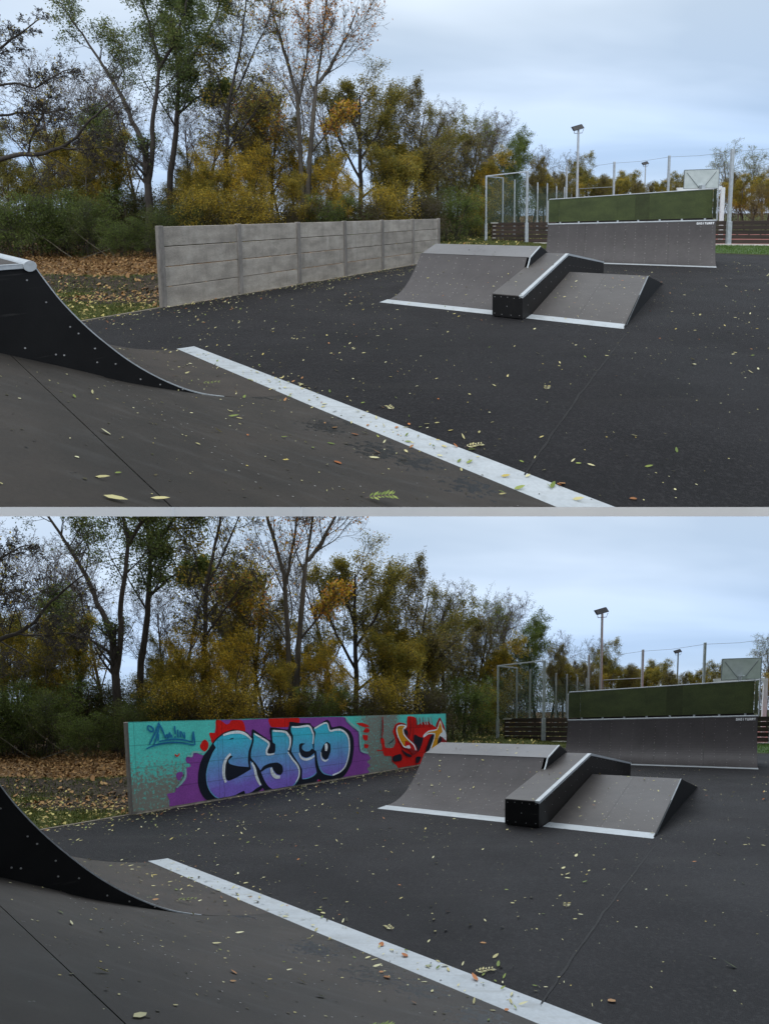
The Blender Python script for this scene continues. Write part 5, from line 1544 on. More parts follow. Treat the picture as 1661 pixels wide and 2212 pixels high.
# sprigs: a few leaves still on a twig, lying on the strip and ramp
def sprig(p, ang, n, L_, label, low, green=True):
    t = thing('leafy_twig', p)
    d = V3(math.cos(ang), math.sin(ang), 0); w = V3(-d[1], d[0], 0)
    MB().tube([p + UP * .006, p + d * L_ * .5 + UP * .014, p + d * L_ + UP * .008], .0022, 5).build('twig', M_twig, t)
    g = np.random.default_rng(int(abs(p[0]) * 1000) + n)
    C = np.array([p + d * L_ * (k + 1) / n + UP * .012 for k in range(n) for s in (0, 1)]) - p
    u = np.array([(d * .6 + w * (.8 if s else -.8) + UP * g.uniform(-.02, .12)) for k in range(n) for s in (0, 1)])
    u /= np.linalg.norm(u, axis=1, keepdims=True); ww = np.cross(u, UP); s_ = .055 * g.uniform(.7, 1.2, (len(u), 1))
    V = np.stack([C, C + u * s_ * .5 + ww * s_ * .17, C + u * s_, C + u * s_ * .5 - ww * s_ * .17], 1).reshape(-1, 3)
    me = fast_mesh('leaves', V, np.arange(len(V)).reshape(-1, 4), L_fallgreen if green else L_fall, g.random(len(u)))
    mk(me, 'leaves', t)
    return reg(t, label, low, 'twig')


for (u, v, an, n, L_, lab) in ((1003, 968, .3, 6, .17, 'small green leafy twig lying across the pale threshold'), (850, 888, 2.0, 4, .12, 'yellow green twig on the asphalt just off the threshold'), (432, 830, .2, 5, .2, 'green twig on the ramp behind the quarter pipe end'), (1180, 845, 1.2, 3, .14, 'pale three-leafed twig alone on the open asphalt'), (790, 1078, .1, 7, .16, 'green feathery twig at the ramp cut edge')):
    p = on_ground(u, v, .3 if v > 1000 else .03)
    z, k = surf(p[0], p[1]); p[2] = z + .003
    for _ in range(6):
        p = on_ground(u, v, z + .003); z = surf(p[0], p[1])[0]
    sprig(p, an, n, L_, lab + ', upper scene', lab + ', graffiti scene', 'pale' not in lab and 'yellow' not in lab)

# leaf litter and grass beside the wall
def litter(n, xr, yr, m, size, g, cond, elong=1.6, curl=.8):
    C = []; 
    while len(C) < n:
        x = g.uniform(*xr); y = g.uniform(*yr)
        if (np.array([x, y]) - wall0[:2]) @ wn[:2] < .12: continue
        if g.random() > cond(x, y): continue
        C.append((x, y, terrain(x, y)[0] + .015))
    C = np.array(C); NX = g.normal(0, .28, (n, 3)); NX[:, 2] = 1; NX /= np.linalg.norm(NX, axis=1, keepdims=True)
    me = flat_leaves('leaf_litter', m, C, NX, size, g.random(n), g, elong, .012, curl)
    o = bpy.data.objects.new('leaf_litter', me); COL.objects.link(o); o['_w'] = [0, 0, 0]
    return reg(o, None, None, None, kind='stuff')


g_ = np.random.default_rng(9)
litter(20000, (-24, -3), (18.0, 30), L_litter, .105, g_, lambda x, y: .55 + .45 * math.sin(x * .9 + y * 1.7) ** 2)
litter(1500, (-16, -5), (13, 17.5), L_litter, .10, g_, lambda x, y: .3 + (.7 if x > -9.5 + (y - 12.6) else 0))
litter(2600, (-14, -5), (9, 15), L_litterpale, .062, g_, lambda x, y: .8 if y < 14.2 else .25)
litter(1500, (2, 15), (28, 60), L_litterpale, .16, g_, lambda x, y: .8)
litter(800, (-6, 4), (12, 26), L_litter, .10, g_, lambda x, y: math.exp(-max(0, (np.array([x, y]) - wall0[:2]) @ wn[:2]) / 1.0))


def grass(n, xr, yr, g, cond, h=.12):
    C = []
    while len(C) < n:
        x = g.uniform(*xr); y = g.uniform(*yr)
        if wall_dist(x, y) > -.10 and not (x > 8 and y > 20): continue
        if g.random() > cond(x, y): continue
        C.append((x, y, terrain(x, y)[0] - .005))
    C = np.array(C); a = g.random(n) * 6.283; w = np.stack([np.cos(a), np.sin(a), 0 * a], 1) * (.006 + .0005 * C[:, 1:2])
    hh = h * g.uniform(.5, 1.4, (n, 1)); ln = g.normal(0, .35, (n, 2)) * hh
    top = C + np.concatenate([ln, hh], 1)
    V = np.stack([C - w, C + w, top], 1).reshape(-1, 3)
    me = fast_mesh('grass', V, np.arange(3 * n).reshape(n, 3), L_grass, g.random(n))
    o = bpy.data.objects.new('grass', me); COL.objects.link(o); o['_w'] = [0, 0, 0]
    return reg(o, None, None, None, kind='stuff')


grass(26000, (-15, -4.5), (8, 18.5), g_, lambda x, y: (.9 if y < 14.6 else .35) * (1 if x < -9.5 + (y - 12.6) or y < 12.8 else .12) * (.5 + .5 * math.sin(x * 2.1 + y) ** 2), .07)
grass(9000, (1.5, 16), (25, 62), g_, lambda x, y: .9, .12)
# mown strip between the asphalt and the planks on the far side
ms = MB(); q = [V3(15.6, 26.6, 0), V3(40, 9, 0), V3(46, 16, 0), V3(21.2, 31.0, 0), V3(12, 34.6, 0), V3(10.6, 30.4, 0)]
tri = tessellate_polygon([[Vector(p) for p in q]]); ms.add([p + V3(0, 0, .002) for p in q], [tuple(t) for t in tri])
M_lawn = mat('mown_grass', (0.050, 0.095, 0.016), .95, (0.030, 0.058, 0.012), 5, bump=.8, bscale=40)
reg(ms.build('lawn', M_lawn), None, None, None, kind='structure')
gl = []
for _ in range(14000):
    a, b = g_.random(2); p0 = q[0] + (q[1] - q[0]) * a * .75; p1 = q[3] + (q[2] - q[3]) * a * .75; gl.append(p0 + (p1 - p0) * b)
gl = np.array(gl); n = len(gl); a = g_.random(n) * 6.283; w = np.stack([np.cos(a), np.sin(a), 0 * a], 1) * .016; top = gl + np.stack([g_.normal(0, .03, n), g_.normal(0, .03, n), g_.uniform(.04, .12, n)], 1)
me = fast_mesh('grass', np.stack([gl - w, gl + w, top], 1).reshape(-1, 3), np.arange(3 * n).reshape(n, 3), leaf_mat('lawn_blade', [(.04, .085, .014), (.06, .12, .02), (.08, .15, .025), (.10, .16, .03)], .2), g_.random(n))
o = bpy.data.objects.new('grass', me); COL.objects.link(o); o['_w'] = [0, 0, 0]; reg(o, None, None, None, kind='stuff')

# ------------------------------------------------------------------ the painted wall (stands in the lower place only)
GRAF = json.loads('''[["purple_paint","purple","p",[1.535,1.239,1.496,1.135,1.373,1.159,1.329,1.099,1.357,1.012,1.446,0.983,1.459,0.917,1.342,0.893,1.307,0.691,1.169,0.536,1.037,0.468,1.007,0.36,0.796,0.346,0.85,0.2,0.884,-0.028,1.58,-0.122,2.109,-0.099,2.418,-0.101,3.258,-0.131,3.943,-0.179,5.084,-0.156,6.326,-0.121,8.265,-0.234,8.388,-0.058,8.612,0.087,8.475,0.196,8.678,0.297,8.481,0.434,8.705,0.535,8.528,0.704,8.139,0.814,8.07,1.098,8.043,1.471,7.71,1.644,7.389,1.856,7.251,1.988,5.465,2.004,4.077,2.011,3.161,1.987,2.327,1.998,2.123,1.442,1.837,1.16,1.652,1.231],0],["purple_paint","purple","p",[1.088,0.812,1.232,0.811,1.235,0.726,1.125,0.612,1.051,0.718],0],["red_paint","red","p",[2.248,2.0,2.229,1.808,2.202,1.688,2.033,1.695,2.076,1.53,2.106,1.442,2.39,1.484,2.761,1.613,3.153,1.626,3.163,1.836,3.063,1.977,2.742,1.985,2.665,1.918,2.572,1.884,2.38,1.997],0],["red_paint","red","p",[1.906,1.538,1.994,1.449,1.979,1.322,1.882,1.244,1.776,1.307,1.748,1.393,1.82,1.501],0],["red_paint","red","p",[4.013,2.016,4.581,2.017,5.185,2.005,5.199,1.848,4.794,1.819,4.763,1.751,4.408,1.753,4.08,1.779],0],["red_paint","red","p",[5.062,0.031,5.879,-0.003,6.01,0.121,6.12,0.055,6.105,-0.105,5.502,-0.126,5.085,-0.136,5.0,-0.084],0],["red_paint","red","p",[7.916,1.776,8.298,1.766,8.658,1.648,8.457,1.615,8.135,1.684],0],["red_paint","red","p",[8.457,1.595,8.654,1.529,8.585,1.433,8.29,1.465],0],["red_paint","red","p",[8.255,1.369,8.549,1.336,8.511,1.16,8.315,1.21],0],["red_paint","red","p",[8.343,1.052,8.574,1.018,8.538,0.922,8.372,0.912],0],["red_paint","red","p",[9.301,1.196,9.515,1.169,9.587,0.855,10.099,0.823,10.256,1.025,10.184,1.241,10.081,1.414,10.269,1.66,10.502,1.724,10.897,1.686,11.049,1.572,11.084,1.933,11.457,1.927,11.688,1.865,11.77,1.594,12.165,1.696,12.616,1.708,12.986,1.558,13.271,1.455,13.272,1.573,13.566,1.857,13.787,1.679,14.062,1.331,14.099,0.766,14.092,-0.268,12.592,-0.223,11.614,-0.107,10.544,-0.092,10.314,0.146,10.012,0.321,9.986,0.514,9.518,0.57,9.432,0.741,9.079,0.766,9.115,0.804,9.398,0.805],0],["black_outline","black","p",[2.124,1.449,1.977,1.28,1.835,1.149,1.725,0.961,1.664,0.742,1.643,0.506,1.69,0.303,1.798,0.118,1.945,-0.01,2.133,-0.071,2.42,-0.071,2.678,-0.094,3.101,-0.093,3.262,-0.038,3.636,0.085,3.712,0.131,3.799,-0.031,3.946,-0.107,4.328,-0.104,4.658,-0.091,4.973,-0.04,5.207,-0.007,5.847,-0.021,5.947,0.128,6.199,-0.008,6.527,-0.057,7.009,-0.023,7.372,0.187,7.637,0.482,7.762,0.909,7.754,1.277,7.56,1.536,7.205,1.683,6.996,1.707,6.671,1.678,6.561,1.865,6.398,1.912,5.88,1.715,5.727,1.761,5.669,1.835,5.281,1.846,4.825,1.897,4.793,1.8,4.704,1.674,4.046,1.761,4.063,1.402,3.745,1.561,3.416,1.737,3.367,1.548,3.223,1.66,3.013,1.721,2.768,1.748,2.508,1.697,2.27,1.577],0],["painted_letter","blue","p",[2.148,1.419,2.286,1.548,2.469,1.637,2.672,1.683,2.954,1.691,3.182,1.624,3.377,1.478,3.347,1.342,3.255,1.164,3.219,0.937,3.24,0.752,3.239,0.744,2.873,0.8,2.614,0.883,2.582,0.974,2.725,1.059,2.643,1.088,2.547,1.007,2.497,0.923,2.464,0.749,2.46,0.559,2.556,0.452,2.878,0.521,3.316,0.68,3.307,0.699,3.306,0.9,3.46,0.732,3.549,0.442,3.663,0.208,3.658,0.201,3.432,0.127,3.103,-0.04,3.094,-0.031,3.053,0.136,2.761,0.06,2.495,-0.023,2.175,0.066,1.991,0.221,1.891,0.434,1.879,0.692,1.96,0.94,2.093,1.186,2.204,1.322],0],["painted_letter","blue","p",[3.451,1.639,3.681,1.525,3.989,1.352,4.007,1.272,3.915,1.119,3.933,1.046,4.149,1.039,4.217,1.098,4.225,1.291,4.13,1.352,4.115,1.672,4.153,1.672,4.674,1.607,4.808,1.482,4.829,1.322,4.767,1.186,4.701,1.072,4.895,0.858,5.114,0.597,5.164,0.388,5.068,0.173,4.861,0.035,4.521,-0.063,4.304,-0.055,4.068,0.034,3.868,0.194,3.749,0.379,3.662,0.568,3.64,0.621,3.484,0.823,3.33,0.982,3.349,1.173,3.448,1.428],0],["painted_letter","blue","p",[4.876,1.767,5.161,1.752,5.621,1.768,5.721,1.606,5.809,1.477,5.756,1.209,5.767,1.02,5.832,0.848,5.837,0.573,5.898,0.335,5.763,0.243,5.515,0.19,5.26,0.199,5.271,0.48,5.118,0.698,4.846,1.042,4.912,1.278,4.934,1.476,4.855,1.619],0],["painted_letter","blue","p",[5.832,1.681,6.395,1.848,6.551,1.574,6.821,1.608,7.132,1.59,7.411,1.429,7.53,1.174,7.5,0.79,7.306,0.398,6.981,0.204,6.602,0.15,6.208,0.256,6.022,0.45,5.938,0.734,5.915,0.968,5.808,1.038,5.852,1.371,5.905,1.536],0],["black_outline","black","p",[3.646,0.613,3.764,0.719,3.997,0.775,4.286,0.773,4.457,0.676,4.491,0.515,4.405,0.416,4.245,0.452,4.106,0.592,4.057,0.67,3.862,0.644,3.657,0.569],0],["black_outline","black","p",[5.174,1.212,5.258,1.258,5.434,1.232,5.314,1.194,5.286,1.093,5.426,1.006,5.607,1.0,5.717,1.076,5.827,0.953,5.678,0.859,5.448,0.815,5.258,0.891,5.167,1.04],0],["black_outline","black","p",[6.407,1.236,6.569,1.14,6.579,0.944,6.455,0.736,6.305,0.683,6.163,0.801,6.121,0.954,6.24,1.138],0],["black_outline","black","p",[2.627,1.513,2.758,1.539,2.785,1.523,2.681,1.498],0],["paint_stroke","white","s",[2.45,1.619,2.671,1.668,2.953,1.676,3.181,1.606,3.363,1.464],0.041],["paint_stroke","white","s",[2.654,1.134,2.53,1.038,2.446,0.898,2.421,0.783,2.41,0.637,2.431,0.518,2.472,0.425],0.05],["paint_stroke","white","s",[3.348,0.842,3.437,0.687,3.489,0.479,3.564,0.315,3.632,0.215],0.049],["paint_stroke","sky","s",[1.89,0.577,1.902,0.718,1.967,0.925,2.1,1.157,2.368,1.406],0.013],["paint_stroke","sky","s",[1.89,0.577,1.915,0.403,2.025,0.202,2.21,0.054,2.496,-0.016],0.013],["paint_stroke","white","s",[3.47,1.612,3.68,1.507,3.947,1.362,3.975,1.274,3.895,1.152,3.894,1.041,4.017,1.016,4.17,1.029],0.037],["paint_stroke","white","s",[4.145,1.662,4.592,1.62,4.726,1.525,4.805,1.423,4.791,1.225,4.722,1.09],0.042],["paint_stroke","white","s",[4.7,1.032,4.852,0.841,5.044,0.654,5.138,0.472,5.101,0.272,4.979,0.122],0.036],["paint_stroke","white","s",[4.03,0.647,4.076,0.498,4.189,0.389,4.362,0.355],0.065],["paint_stroke","white","s",[4.889,1.747,5.16,1.734,5.611,1.746,5.751,1.563,5.793,1.457,5.753,1.209],0.036],["paint_stroke","white","s",[5.153,0.98,5.241,0.831,5.446,0.763,5.691,0.796,5.817,0.849],0.041],["paint_stroke","white","s",[5.847,1.67,6.395,1.826,6.551,1.578,6.821,1.592,7.131,1.57,7.411,1.406,7.511,1.153,7.482,0.792,7.3,0.421,7.018,0.245,6.636,0.173],0.038],["paint_stroke","white","s",[6.11,0.933,6.135,0.739,6.304,0.651,6.453,0.692],0.03],["paint_stroke","white","s",[6.339,1.186,6.369,1.087,6.348,0.96],0.073],["paint_stroke","sky","s",[5.938,0.734,6.038,0.449,6.225,0.27,6.602,0.165],0.019],["paint_stroke","sky","s",[5.26,0.203,5.515,0.202,5.763,0.26,5.885,0.336],0.016],["paint_stroke","sky","s",[4.521,-0.053,4.862,0.045,5.054,0.175],0.016],["signature_stroke","ink","s",[0.396,1.914,0.406,1.835,0.489,1.785,0.528,1.83,0.481,1.892,0.396,1.921],0.024],["signature_stroke","ink","s",[0.677,1.986,0.577,1.775,0.415,1.504],0.024],["signature_stroke","ink","s",[0.691,1.959,0.635,1.76,0.531,1.498],0.024],["signature_stroke","ink","s",[0.689,1.932,0.756,1.795,0.815,1.63],0.024],["signature_stroke","ink","s",[0.648,1.732,0.631,1.572],0.024],["signature_stroke","ink","s",[0.338,1.417,0.56,1.483,0.862,1.519,1.174,1.502,1.578,1.422],0.024],["signature_stroke","ink","s",[0.653,1.558,0.958,1.589,1.257,1.567,1.532,1.496],0.024],["signature_stroke","ink","s",[1.562,1.75,1.533,1.524],0.026],["signature_stroke","ink","s",[1.562,1.75,1.595,1.421],0.026],["signature_stroke","ink","s",[0.807,1.631,0.858,1.71,0.875,1.614,0.929,1.748,0.937,1.618],0.024],["signature_stroke","ink","s",[0.957,1.705,0.991,1.622],0.024],["signature_stroke","ink","s",[1.061,1.893,1.074,1.7],0.025],["signature_stroke","ink","s",[1.052,1.653,1.072,1.621],0.025],["signature_stroke","ink","s",[1.143,1.808,1.136,1.622],0.025],["signature_stroke","ink","s",[1.205,1.778,1.209,1.618],0.025],["signature_stroke","ink","s",[1.228,1.763,1.315,1.599,1.307,1.746],0.025],["paint_stroke","red","s",[1.033,1.247,1.093,1.194,1.16,1.252],0.019],["paint_stroke","lightgreen","s",[1.84,1.225,1.536,1.256,1.481,1.165,1.366,1.181],0.029],["paint_stroke","lightgreen","s",[1.3,0.875,1.282,0.693,1.17,0.564,1.037,0.468],0.034],["paint_stroke","lightgreen","s",[7.322,1.987,7.567,1.784,7.97,1.566,8.08,1.423,8.082,1.098,8.159,0.836,8.529,0.74],0.049],["black_outline","black","p",[11.551,1.245,11.936,1.115,12.201,1.079,12.063,0.79,11.797,0.534,11.544,0.821,11.484,1.047],0],["black_outline","black","p",[10.054,0.509,10.557,0.557,10.631,0.313,10.088,0.315],0],["black_outline","black","p",[11.665,0.363,12.013,0.337,11.834,0.123,11.618,0.141],0],["red_paint","darkred","p",[10.245,1.45,10.307,1.638,10.619,1.704,10.977,1.618,11.094,1.33,11.131,1.109,11.629,0.838,11.754,0.583,11.453,0.424,11.205,0.62,10.72,0.783,10.488,1.013],0],["white_paint","white","p",[10.265,1.449,10.337,1.612,10.618,1.65,10.997,1.6,10.914,1.49,10.773,1.452,10.83,1.276,11.09,1.09,11.544,0.843,11.669,0.611,11.29,0.725,10.8,0.778,10.604,0.942,10.356,1.212],0],["yellow_paint","yellow","p",[10.334,1.447,10.39,1.572,10.617,1.603,10.855,1.579,10.702,1.476,10.761,1.258,11.048,1.059,11.418,0.851,11.499,0.689,11.126,0.824,10.821,0.821,10.644,0.961,10.433,1.208],0],["red_paint","red","p",[10.905,1.034,11.418,0.851,11.584,0.639,11.289,0.703,10.962,0.801,10.842,0.863],0],["black_outline","black","p",[10.6,0.748,10.877,0.599,11.285,0.459,11.326,0.412,11.118,0.394,10.756,0.564],0],["black_outline","black","p",[10.773,1.473,11.074,1.375,11.03,1.202,10.831,1.341],0],["black_outline","black","p",[12.793,1.097,13.124,1.2,13.075,1.013,12.601,0.501,12.374,0.563],0],["red_paint","darkred","p",[13.566,1.84,13.811,1.509,14.101,1.158,14.099,0.766,13.262,0.623,13.319,1.43],0],["white_paint","white","p",[13.565,1.732,13.785,1.414,14.061,1.209,14.084,0.865,13.658,1.057,13.36,0.664,13.07,0.516,12.647,0.51,12.931,0.879,13.076,1.167,12.61,1.199,12.223,1.09,12.202,1.182,12.611,1.349,13.27,1.388],0],["yellow_paint","yellow","p",[13.564,1.673,13.71,1.392,13.759,1.245,13.56,1.181,13.412,1.02,13.263,0.647,12.975,0.523,12.787,0.547,13.002,0.875,13.148,1.211,12.61,1.245,12.336,1.176,12.611,1.291,13.318,1.346],0],["black_outline","black","p",[13.559,1.097,13.706,0.934,13.458,0.706,13.287,0.693,13.387,0.95],0],["paint_stroke","white","s",[10.963,0.834,11.124,0.736],0.044],["paint_stroke","white","s",[11.085,0.848,11.228,0.729],0.044],["paint_stroke","darkred","s",[11.248,1.917,11.26,1.39,11.131,1.131],0.035],["paint_stroke","darkred","s",[11.456,1.913,11.467,1.271,11.379,1.053],0.022],["paint_stroke","lightgreen","s",[11.775,1.908,11.815,1.705,11.878,1.614],0.04],["paint_stroke","lightgreen","s",[11.992,1.904,12.033,1.7,12.097,1.607],0.041],["paint_stroke","lightgreen","s",[12.257,1.899,12.298,1.693,12.365,1.6],0.041],["paint_stroke","lightgreen","s",[12.436,1.896,12.479,1.688,12.546,1.594],0.041],["paint_stroke","lightgreen","s",[12.71,1.891,12.754,1.681,12.822,1.586],0.042],["paint_stroke","darkred","s",[11.646,1.899,11.707,1.663,11.683,1.508],0.02],["paint_stroke","darkred","s",[11.904,1.894,11.966,1.656,11.942,1.499],0.02],["paint_stroke","darkred","s",[12.168,1.889,12.231,1.649,12.206,1.49],0.02],["paint_stroke","darkred","s",[12.572,1.882,12.638,1.638,12.613,1.477],0.021],["paint_stroke","darkred","s",[12.802,1.878,12.869,1.632,12.844,1.469],0.021],["paint_stroke","black","s",[9.729,0.992,9.915,1.034,10.106,1.139],0.021],["paint_stroke","darkred","s",[9.39,1.951,9.398,1.563,9.336,1.198],0.045]]''')
paintwall = thing('painted_panel_wall', wall0)
p = put(pan, paintwall, (0, 0, 0)); first = True
for i in range(6):
    for k in range(4):
        c = p if first else put(pan, paintwall, (0, 0, 0)); first = False
        c.location = tuple(wu * BAY * i - wn * .033 + V3(0, 0, .5 * k))
for i in range(7): put(post, paintwall, wu * BAY * i)
foot2 = [c for c in wall.children if c.name.startswith('footing')][0]
put(foot2, paintwall, (0, 0, 0))


def WP(a, z, d): return wall0 + wu * a + UP * z - wn * d


def crom(pts, n=3):
    out = []; N_ = len(pts)
    for i in range(N_):
        a, b, c, d = (np.array(pts[(i + j) % N_]) for j in (-1, 0, 1, 2))
        for k in range(n):
            t = k / n; q_ = .5 * ((2 * b) + (-a + c) * t * .8 + (2 * a - 5 * b + 4 * c - d) * t * t * .8 + (-a + 3 * b - 3 * c + d) * t ** 3 * .8) if n > 1 else b
            lin = b + (c - b) * t
            q_ = .62 * (.5 * ((2 * b) + (-a + c) * t + (2 * a - 5 * b + 4 * c - d) * t * t + (-a + 3 * b - 3 * c + d) * t ** 3)) + .38 * lin
            out.append((float(q_[0]), float(q_[1])))
    return out


def clampz(p_): return (min(max(p_[0], -.06), 14.13), min(max(p_[1], .05), 2.008))


def wallshape(name, col, outline, d):
    outline = [clampz(p_) for p_ in outline]
    cl_ = [outline[0]]
    for p_ in outline[1:]:
        if math.dist(p_, cl_[-1]) > .004: cl_.append(p_)
    if math.dist(cl_[0], cl_[-1]) < .004: cl_.pop()
    if len(cl_) < 3: return
    tri = tessellate_polygon([[Vector((a, b, 0)) for a, b in cl_]])
    mb = MB(); mb.add([WP(a, b, d) for a, b in cl_], [tuple(t) for t in tri])
    mb.build(name, PAINT[col], paintwall, rest=wall_rest, fixn=False)


base_o = [(.07, .06), (14.12, .06), (14.12, 2.012), (.07, 2.012)]
mbp = MB()
for i in range(28):
    a0, a1 = -.045 + i * 14.165 / 28, -.045 + (i + 1) * 14.165 / 28
    mbp.add([WP(a0, .055, .006), WP(a1, .055, .006), WP(a1, 2.012, .006), WP(a0, 2.012, .006)], [(0, 1, 2, 3)])
mbp.build('base_paint', PAINT['base'], paintwall, rest=wall_rest, fixn=False)
d_ = .008
for nm, col, kd, flat, w in GRAF:
    pts = list(zip(flat[::2], flat[1::2])); d_ += .0005
    if kd == 'p': wallshape(nm, col, crom(pts), d_)
    elif kd == 'q': wallshape(nm, col, pts, d_)
    else:
        Q = []
        E_ = [pts[0]] + pts + [pts[-1]]
        for i in range(1, len(E_) - 2):
            a, b, c, dd = (np.array(E_[i + j]) for j in (-1, 0, 1, 2))
            for k in range(4):
                t = k / 4; Q.append(.5 * ((2 * b) + (-a + c) * t + (2 * a - 5 * b + 4 * c - dd) * t * t + (-a + 3 * b - 3 * c + dd) * t ** 3))
        Q.append(np.array(pts[-1])); Q = np.array(Q); D_ = np.gradient(Q, axis=0); D_ /= np.linalg.norm(D_, axis=1, keepdims=True) + 1e-9
        NN = np.stack([-D_[:, 1], D_[:, 0]], 1); f = np.linspace(0, 1, len(Q)); ww = w * .92 * (.35 + .65 * np.sin(np.pi * np.clip(f, .12, .88)) ** .6)
        L_ = Q + NN * ww[:, None]; R_ = Q - NN * ww[:, None]
        mb = MB(); mb.grid([[WP(*clampz(a), d_) for a in L_], [WP(*clampz(a), d_) for a in R_]])
        mb.build(nm, PAINT[col], paintwall, rest=wall_rest, fixn=False)
paintwall['label'] = 'concrete wall painted turquoise, purple and red with big blue letters CYCO'; paintwall['category'] = 'wall'
LOWER_BUILT.append(paintwall)

# ------------------------------------------------------------------ the second place
# The same park seen again after the wall was painted. It stands on ground of its own that falls away below the
# first one: an even slope, with everything on it built along that slope (posts and trunks upright).
ZM = 1.13056
M_ = np.array([[1, 0, -.00275], [0, 1, 1083.2 / 1.13056 / FOC], [0, 0, 1 / ZM]])
LIN = AX.T @ M_ @ AX
LINm = Matrix([list(map(float, r_)) for r_ in LIN])
def TL(p): return C0 + LIN @ (np.array(p, float) - C0)


def to_lower(o):
    """Moves a thing and its parts onto the slope."""
    if o.type == 'MESH':
        rs = (o.rotation_euler.to_matrix() @ Matrix.Diagonal(o.scale)); A3 = np.array(LINm @ rs)
        me = o.data.copy(); n = len(me.vertices); co = np.empty(n * 3, dtype=np.float32); me.vertices.foreach_get('co', co)
        me.vertices.foreach_set('co', (co.reshape(-1, 3) @ A3.T).astype(np.float32).ravel()); me.update(); o.data = me
        o.location = TL(o.location); o.rotation_euler = (0, 0, 0); o.scale = (1, 1, 1)
    else:
        rs = o.rotation_euler.to_matrix() @ Matrix.Diagonal(o.scale)
        inv = (rs.inverted() @ LINm @ rs).to_4x4()
        o.location = TL(o.location)
        for c in o.children: c.matrix_parent_inverse = inv


for src in list(UPPER):
    if src is wall: continue
    c = src.copy(); COL.objects.link(c)
    if src.get('label'):
        c['label'] = src['_low']
        if src.get('group'): c['group'] = src['group'] + ' below'
    for ch in src.children:
        d = ch.copy(); COL.objects.link(d); d.parent = c
        for gch in ch.children:
            e_ = gch.copy(); COL.objects.link(e_); e_.parent = d
    bpy.context.view_layer.update() if False else None
    LOWER.append((c, src))


def kids_of(o):
    return [x for x in bpy.data.objects if x.parent == o]


_byp = {}
for x in bpy.data.objects:
    if x.parent: _byp.setdefault(x.parent.name, []).append(x)
def to_lower_fast(o):
    if o.type == 'MESH': return to_lower(o)
    rs = o.rotation_euler.to_matrix() @ Matrix.Diagonal(o.scale)
    inv = (rs.inverted() @ LINm @ rs).to_4x4()
    o.location = TL(o.location)
    for c in _byp.get(o.name, []): c.matrix_parent_inverse = inv
for c, _s in LOWER: to_lower_fast(c)
for o in LOWER_BUILT: to_lower_fast(o)

# ------------------------------------------------------------------ the first place ends at a cut edge, trimmed with a white board
VCUT, VBOT = 1096.5, 1116.5
pn = np.cross(AX[0], ray(830, VCUT)); pn /= np.linalg.norm(pn)
if pn @ (np.array([0, 20, 0]) - C0) < 0: pn = -pn
def cut(o):
    me = o.data.copy(); o.data = me; bm = bmesh.new(); bm.from_mesh(me)
    loc = Vector(o.get('_w', (0, 0, 0))) if o.parent is None or True else None
    bmesh.ops.bisect_plane(bm, geom=bm.verts[:] + bm.edges[:] + bm.faces[:], plane_co=Vector(C0) - loc, plane_no=Vector(pn), clear_inner=True)
    bm.to_mesh(me); bm.free()
for o in [ground, asphalt] + [x for x in UPPER if x.name.startswith('asphalt_joint')] + [c for t_ in (near_b, st, near_q) for c in _byp.get(t_.name, [])]:
    if o.type == 'MESH': cut(o)


def bank_z(p):
    s = (p - S0) @ SE; t = (p - S0) @ SM
    if 0 < t < 4.29: return float(np.interp(t, [0, .33] + [q[0] for q in BKF], [.006, .0255] + [q[1] for q in BKF])) + (.006 if t > 2.3 else 0) + (.0025 if t > 2.955 else 0)
    return .004


def hit(u, v):
    """Where the line of sight along the cut meets the ramp or the court."""
    d = ray(u, v); d = d / d[1]
    a, b = 1.2, None
    y = a
    while y < 8:
        p = C0 + d * y
        if p[2] <= bank_z(p): b = y; break
        a = y; y += .01
    for _ in range(25):
        m = (a + b) / 2; p = C0 + d * m
        if p[2] <= bank_z(p): b = m
        else: a = m
    return C0 + d * b


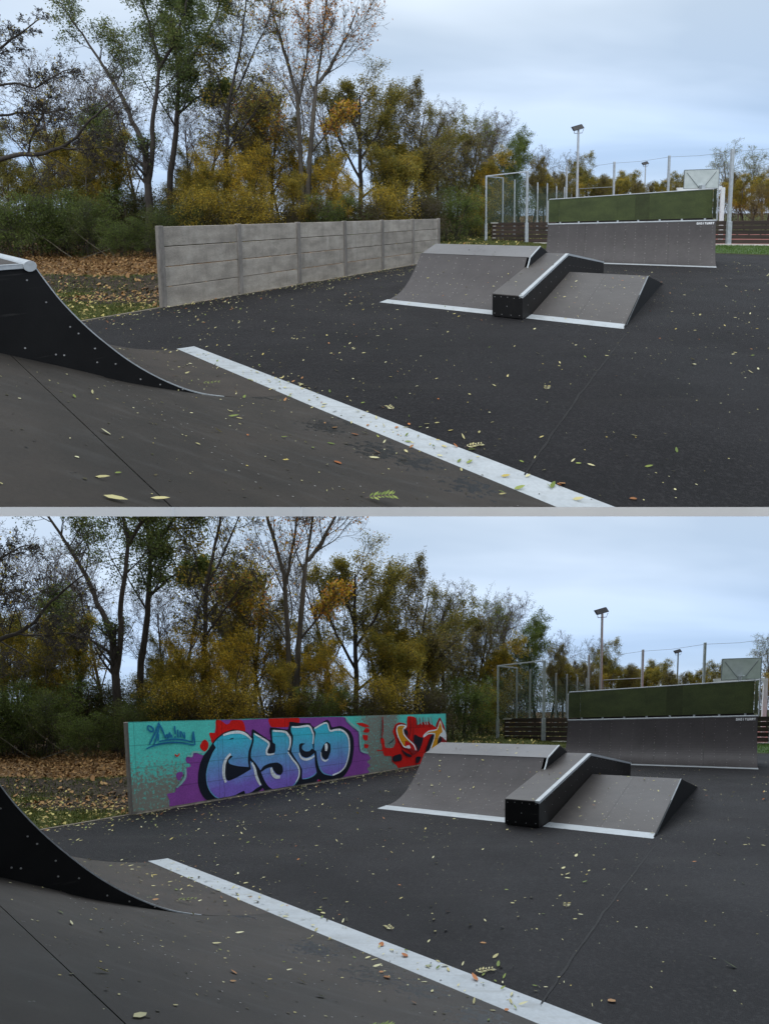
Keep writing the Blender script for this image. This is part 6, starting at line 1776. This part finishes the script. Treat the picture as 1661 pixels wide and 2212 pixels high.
mb = MB(); ring = []
us_ = np.linspace(-320, 2700, 600)
for u in us_:
    p = hit(u, VCUT); d = ray(u, VBOT); zb_ = EYE + d[2] / d[1] * p[1]
    ring.append((p + UP * .0005, V3(p[0], p[1], zb_)))
back = V3(0, .03, 0)
mb.grid([[a for a, b in ring], [b for a, b in ring]]); mb.grid([[b for a, b in ring], [b + back - UP * .0 for a, b in ring]])
mb.grid([[a + V3(0, .004, -.012) for a, b in ring], [b + back for a, b in ring]]); mb.grid([[a for a, b in ring], [a + V3(0, .004, -.012) for a, b in ring]])
M_edge = mat('white_edge_board', (.82, .82, .82), .7, (.78, .78, .78), 2)
eo = mb.build('edge_board', M_edge)
eo['label'] = 'long thin white board edging the cut end of the upper ramp and court'; eo['category'] = 'edging board'

# ------------------------------------------------------------------ the sky over the second place
LI = np.linalg.inv(LIN)
sm = bpy.data.materials.new('cloudy_sky_below'); sm.use_nodes = True; nt = sm.node_tree
for x in list(nt.nodes): nt.nodes.remove(x)
ge = N(nt, 'ShaderNodeNewGeometry'); sb = N(nt, 'ShaderNodeVectorMath', operation='SUBTRACT'); sb.inputs[1].default_value = tuple(map(float, TL((1.0, 14.0, EYE)))); nt.links.new(ge.outputs['Position'], sb.inputs[0])
cx = N(nt, 'ShaderNodeCombineXYZ')
for i in range(3):
    dp = N(nt, 'ShaderNodeVectorMath', operation='DOT_PRODUCT'); dp.inputs[1].default_value = tuple(LI[i]); nt.links.new(sb.outputs[0], dp.inputs[0]); nt.links.new(dp.outputs['Value'], cx.inputs[i])
gg = N(nt, 'ShaderNodeGroup'); gg.node_tree = SKYG; nt.links.new(cx.outputs[0], gg.inputs[0])
em = N(nt, 'ShaderNodeEmission'); em.inputs[1].default_value = SKY_STRENGTH; nt.links.new(gg.outputs[0], em.inputs[0])
ou = N(nt, 'ShaderNodeOutputMaterial'); nt.links.new(em.outputs[0], ou.inputs[0])
X_, Y0, Y1, Z0, Z1 = 170.0, 3.95, 235.0, -.25, -330.0
mb = MB()
mb.add([(-X_, Y0, Z0), (X_, Y0, Z0), (X_, Y1, Z0), (-X_, Y1, Z0)], [(0, 1, 2, 3)])
mb.add([(-X_, Y1, Z0), (X_, Y1, Z0), (X_, Y1, Z1), (-X_, Y1, Z1)], [(0, 1, 2, 3)])
for s in (-X_, X_): mb.add([(s, Y0, Z0), (s, Y1, Z0), (s, Y1, Z1), (s, Y0, Z1)], [(0, 1, 2, 3)])
sk = mb.build('sky', sm, fixn=False); sk['kind'] = 'structure'

for o in bpy.data.objects:
    for k in ('_w', '_low'):
        if k in o: del o[k]
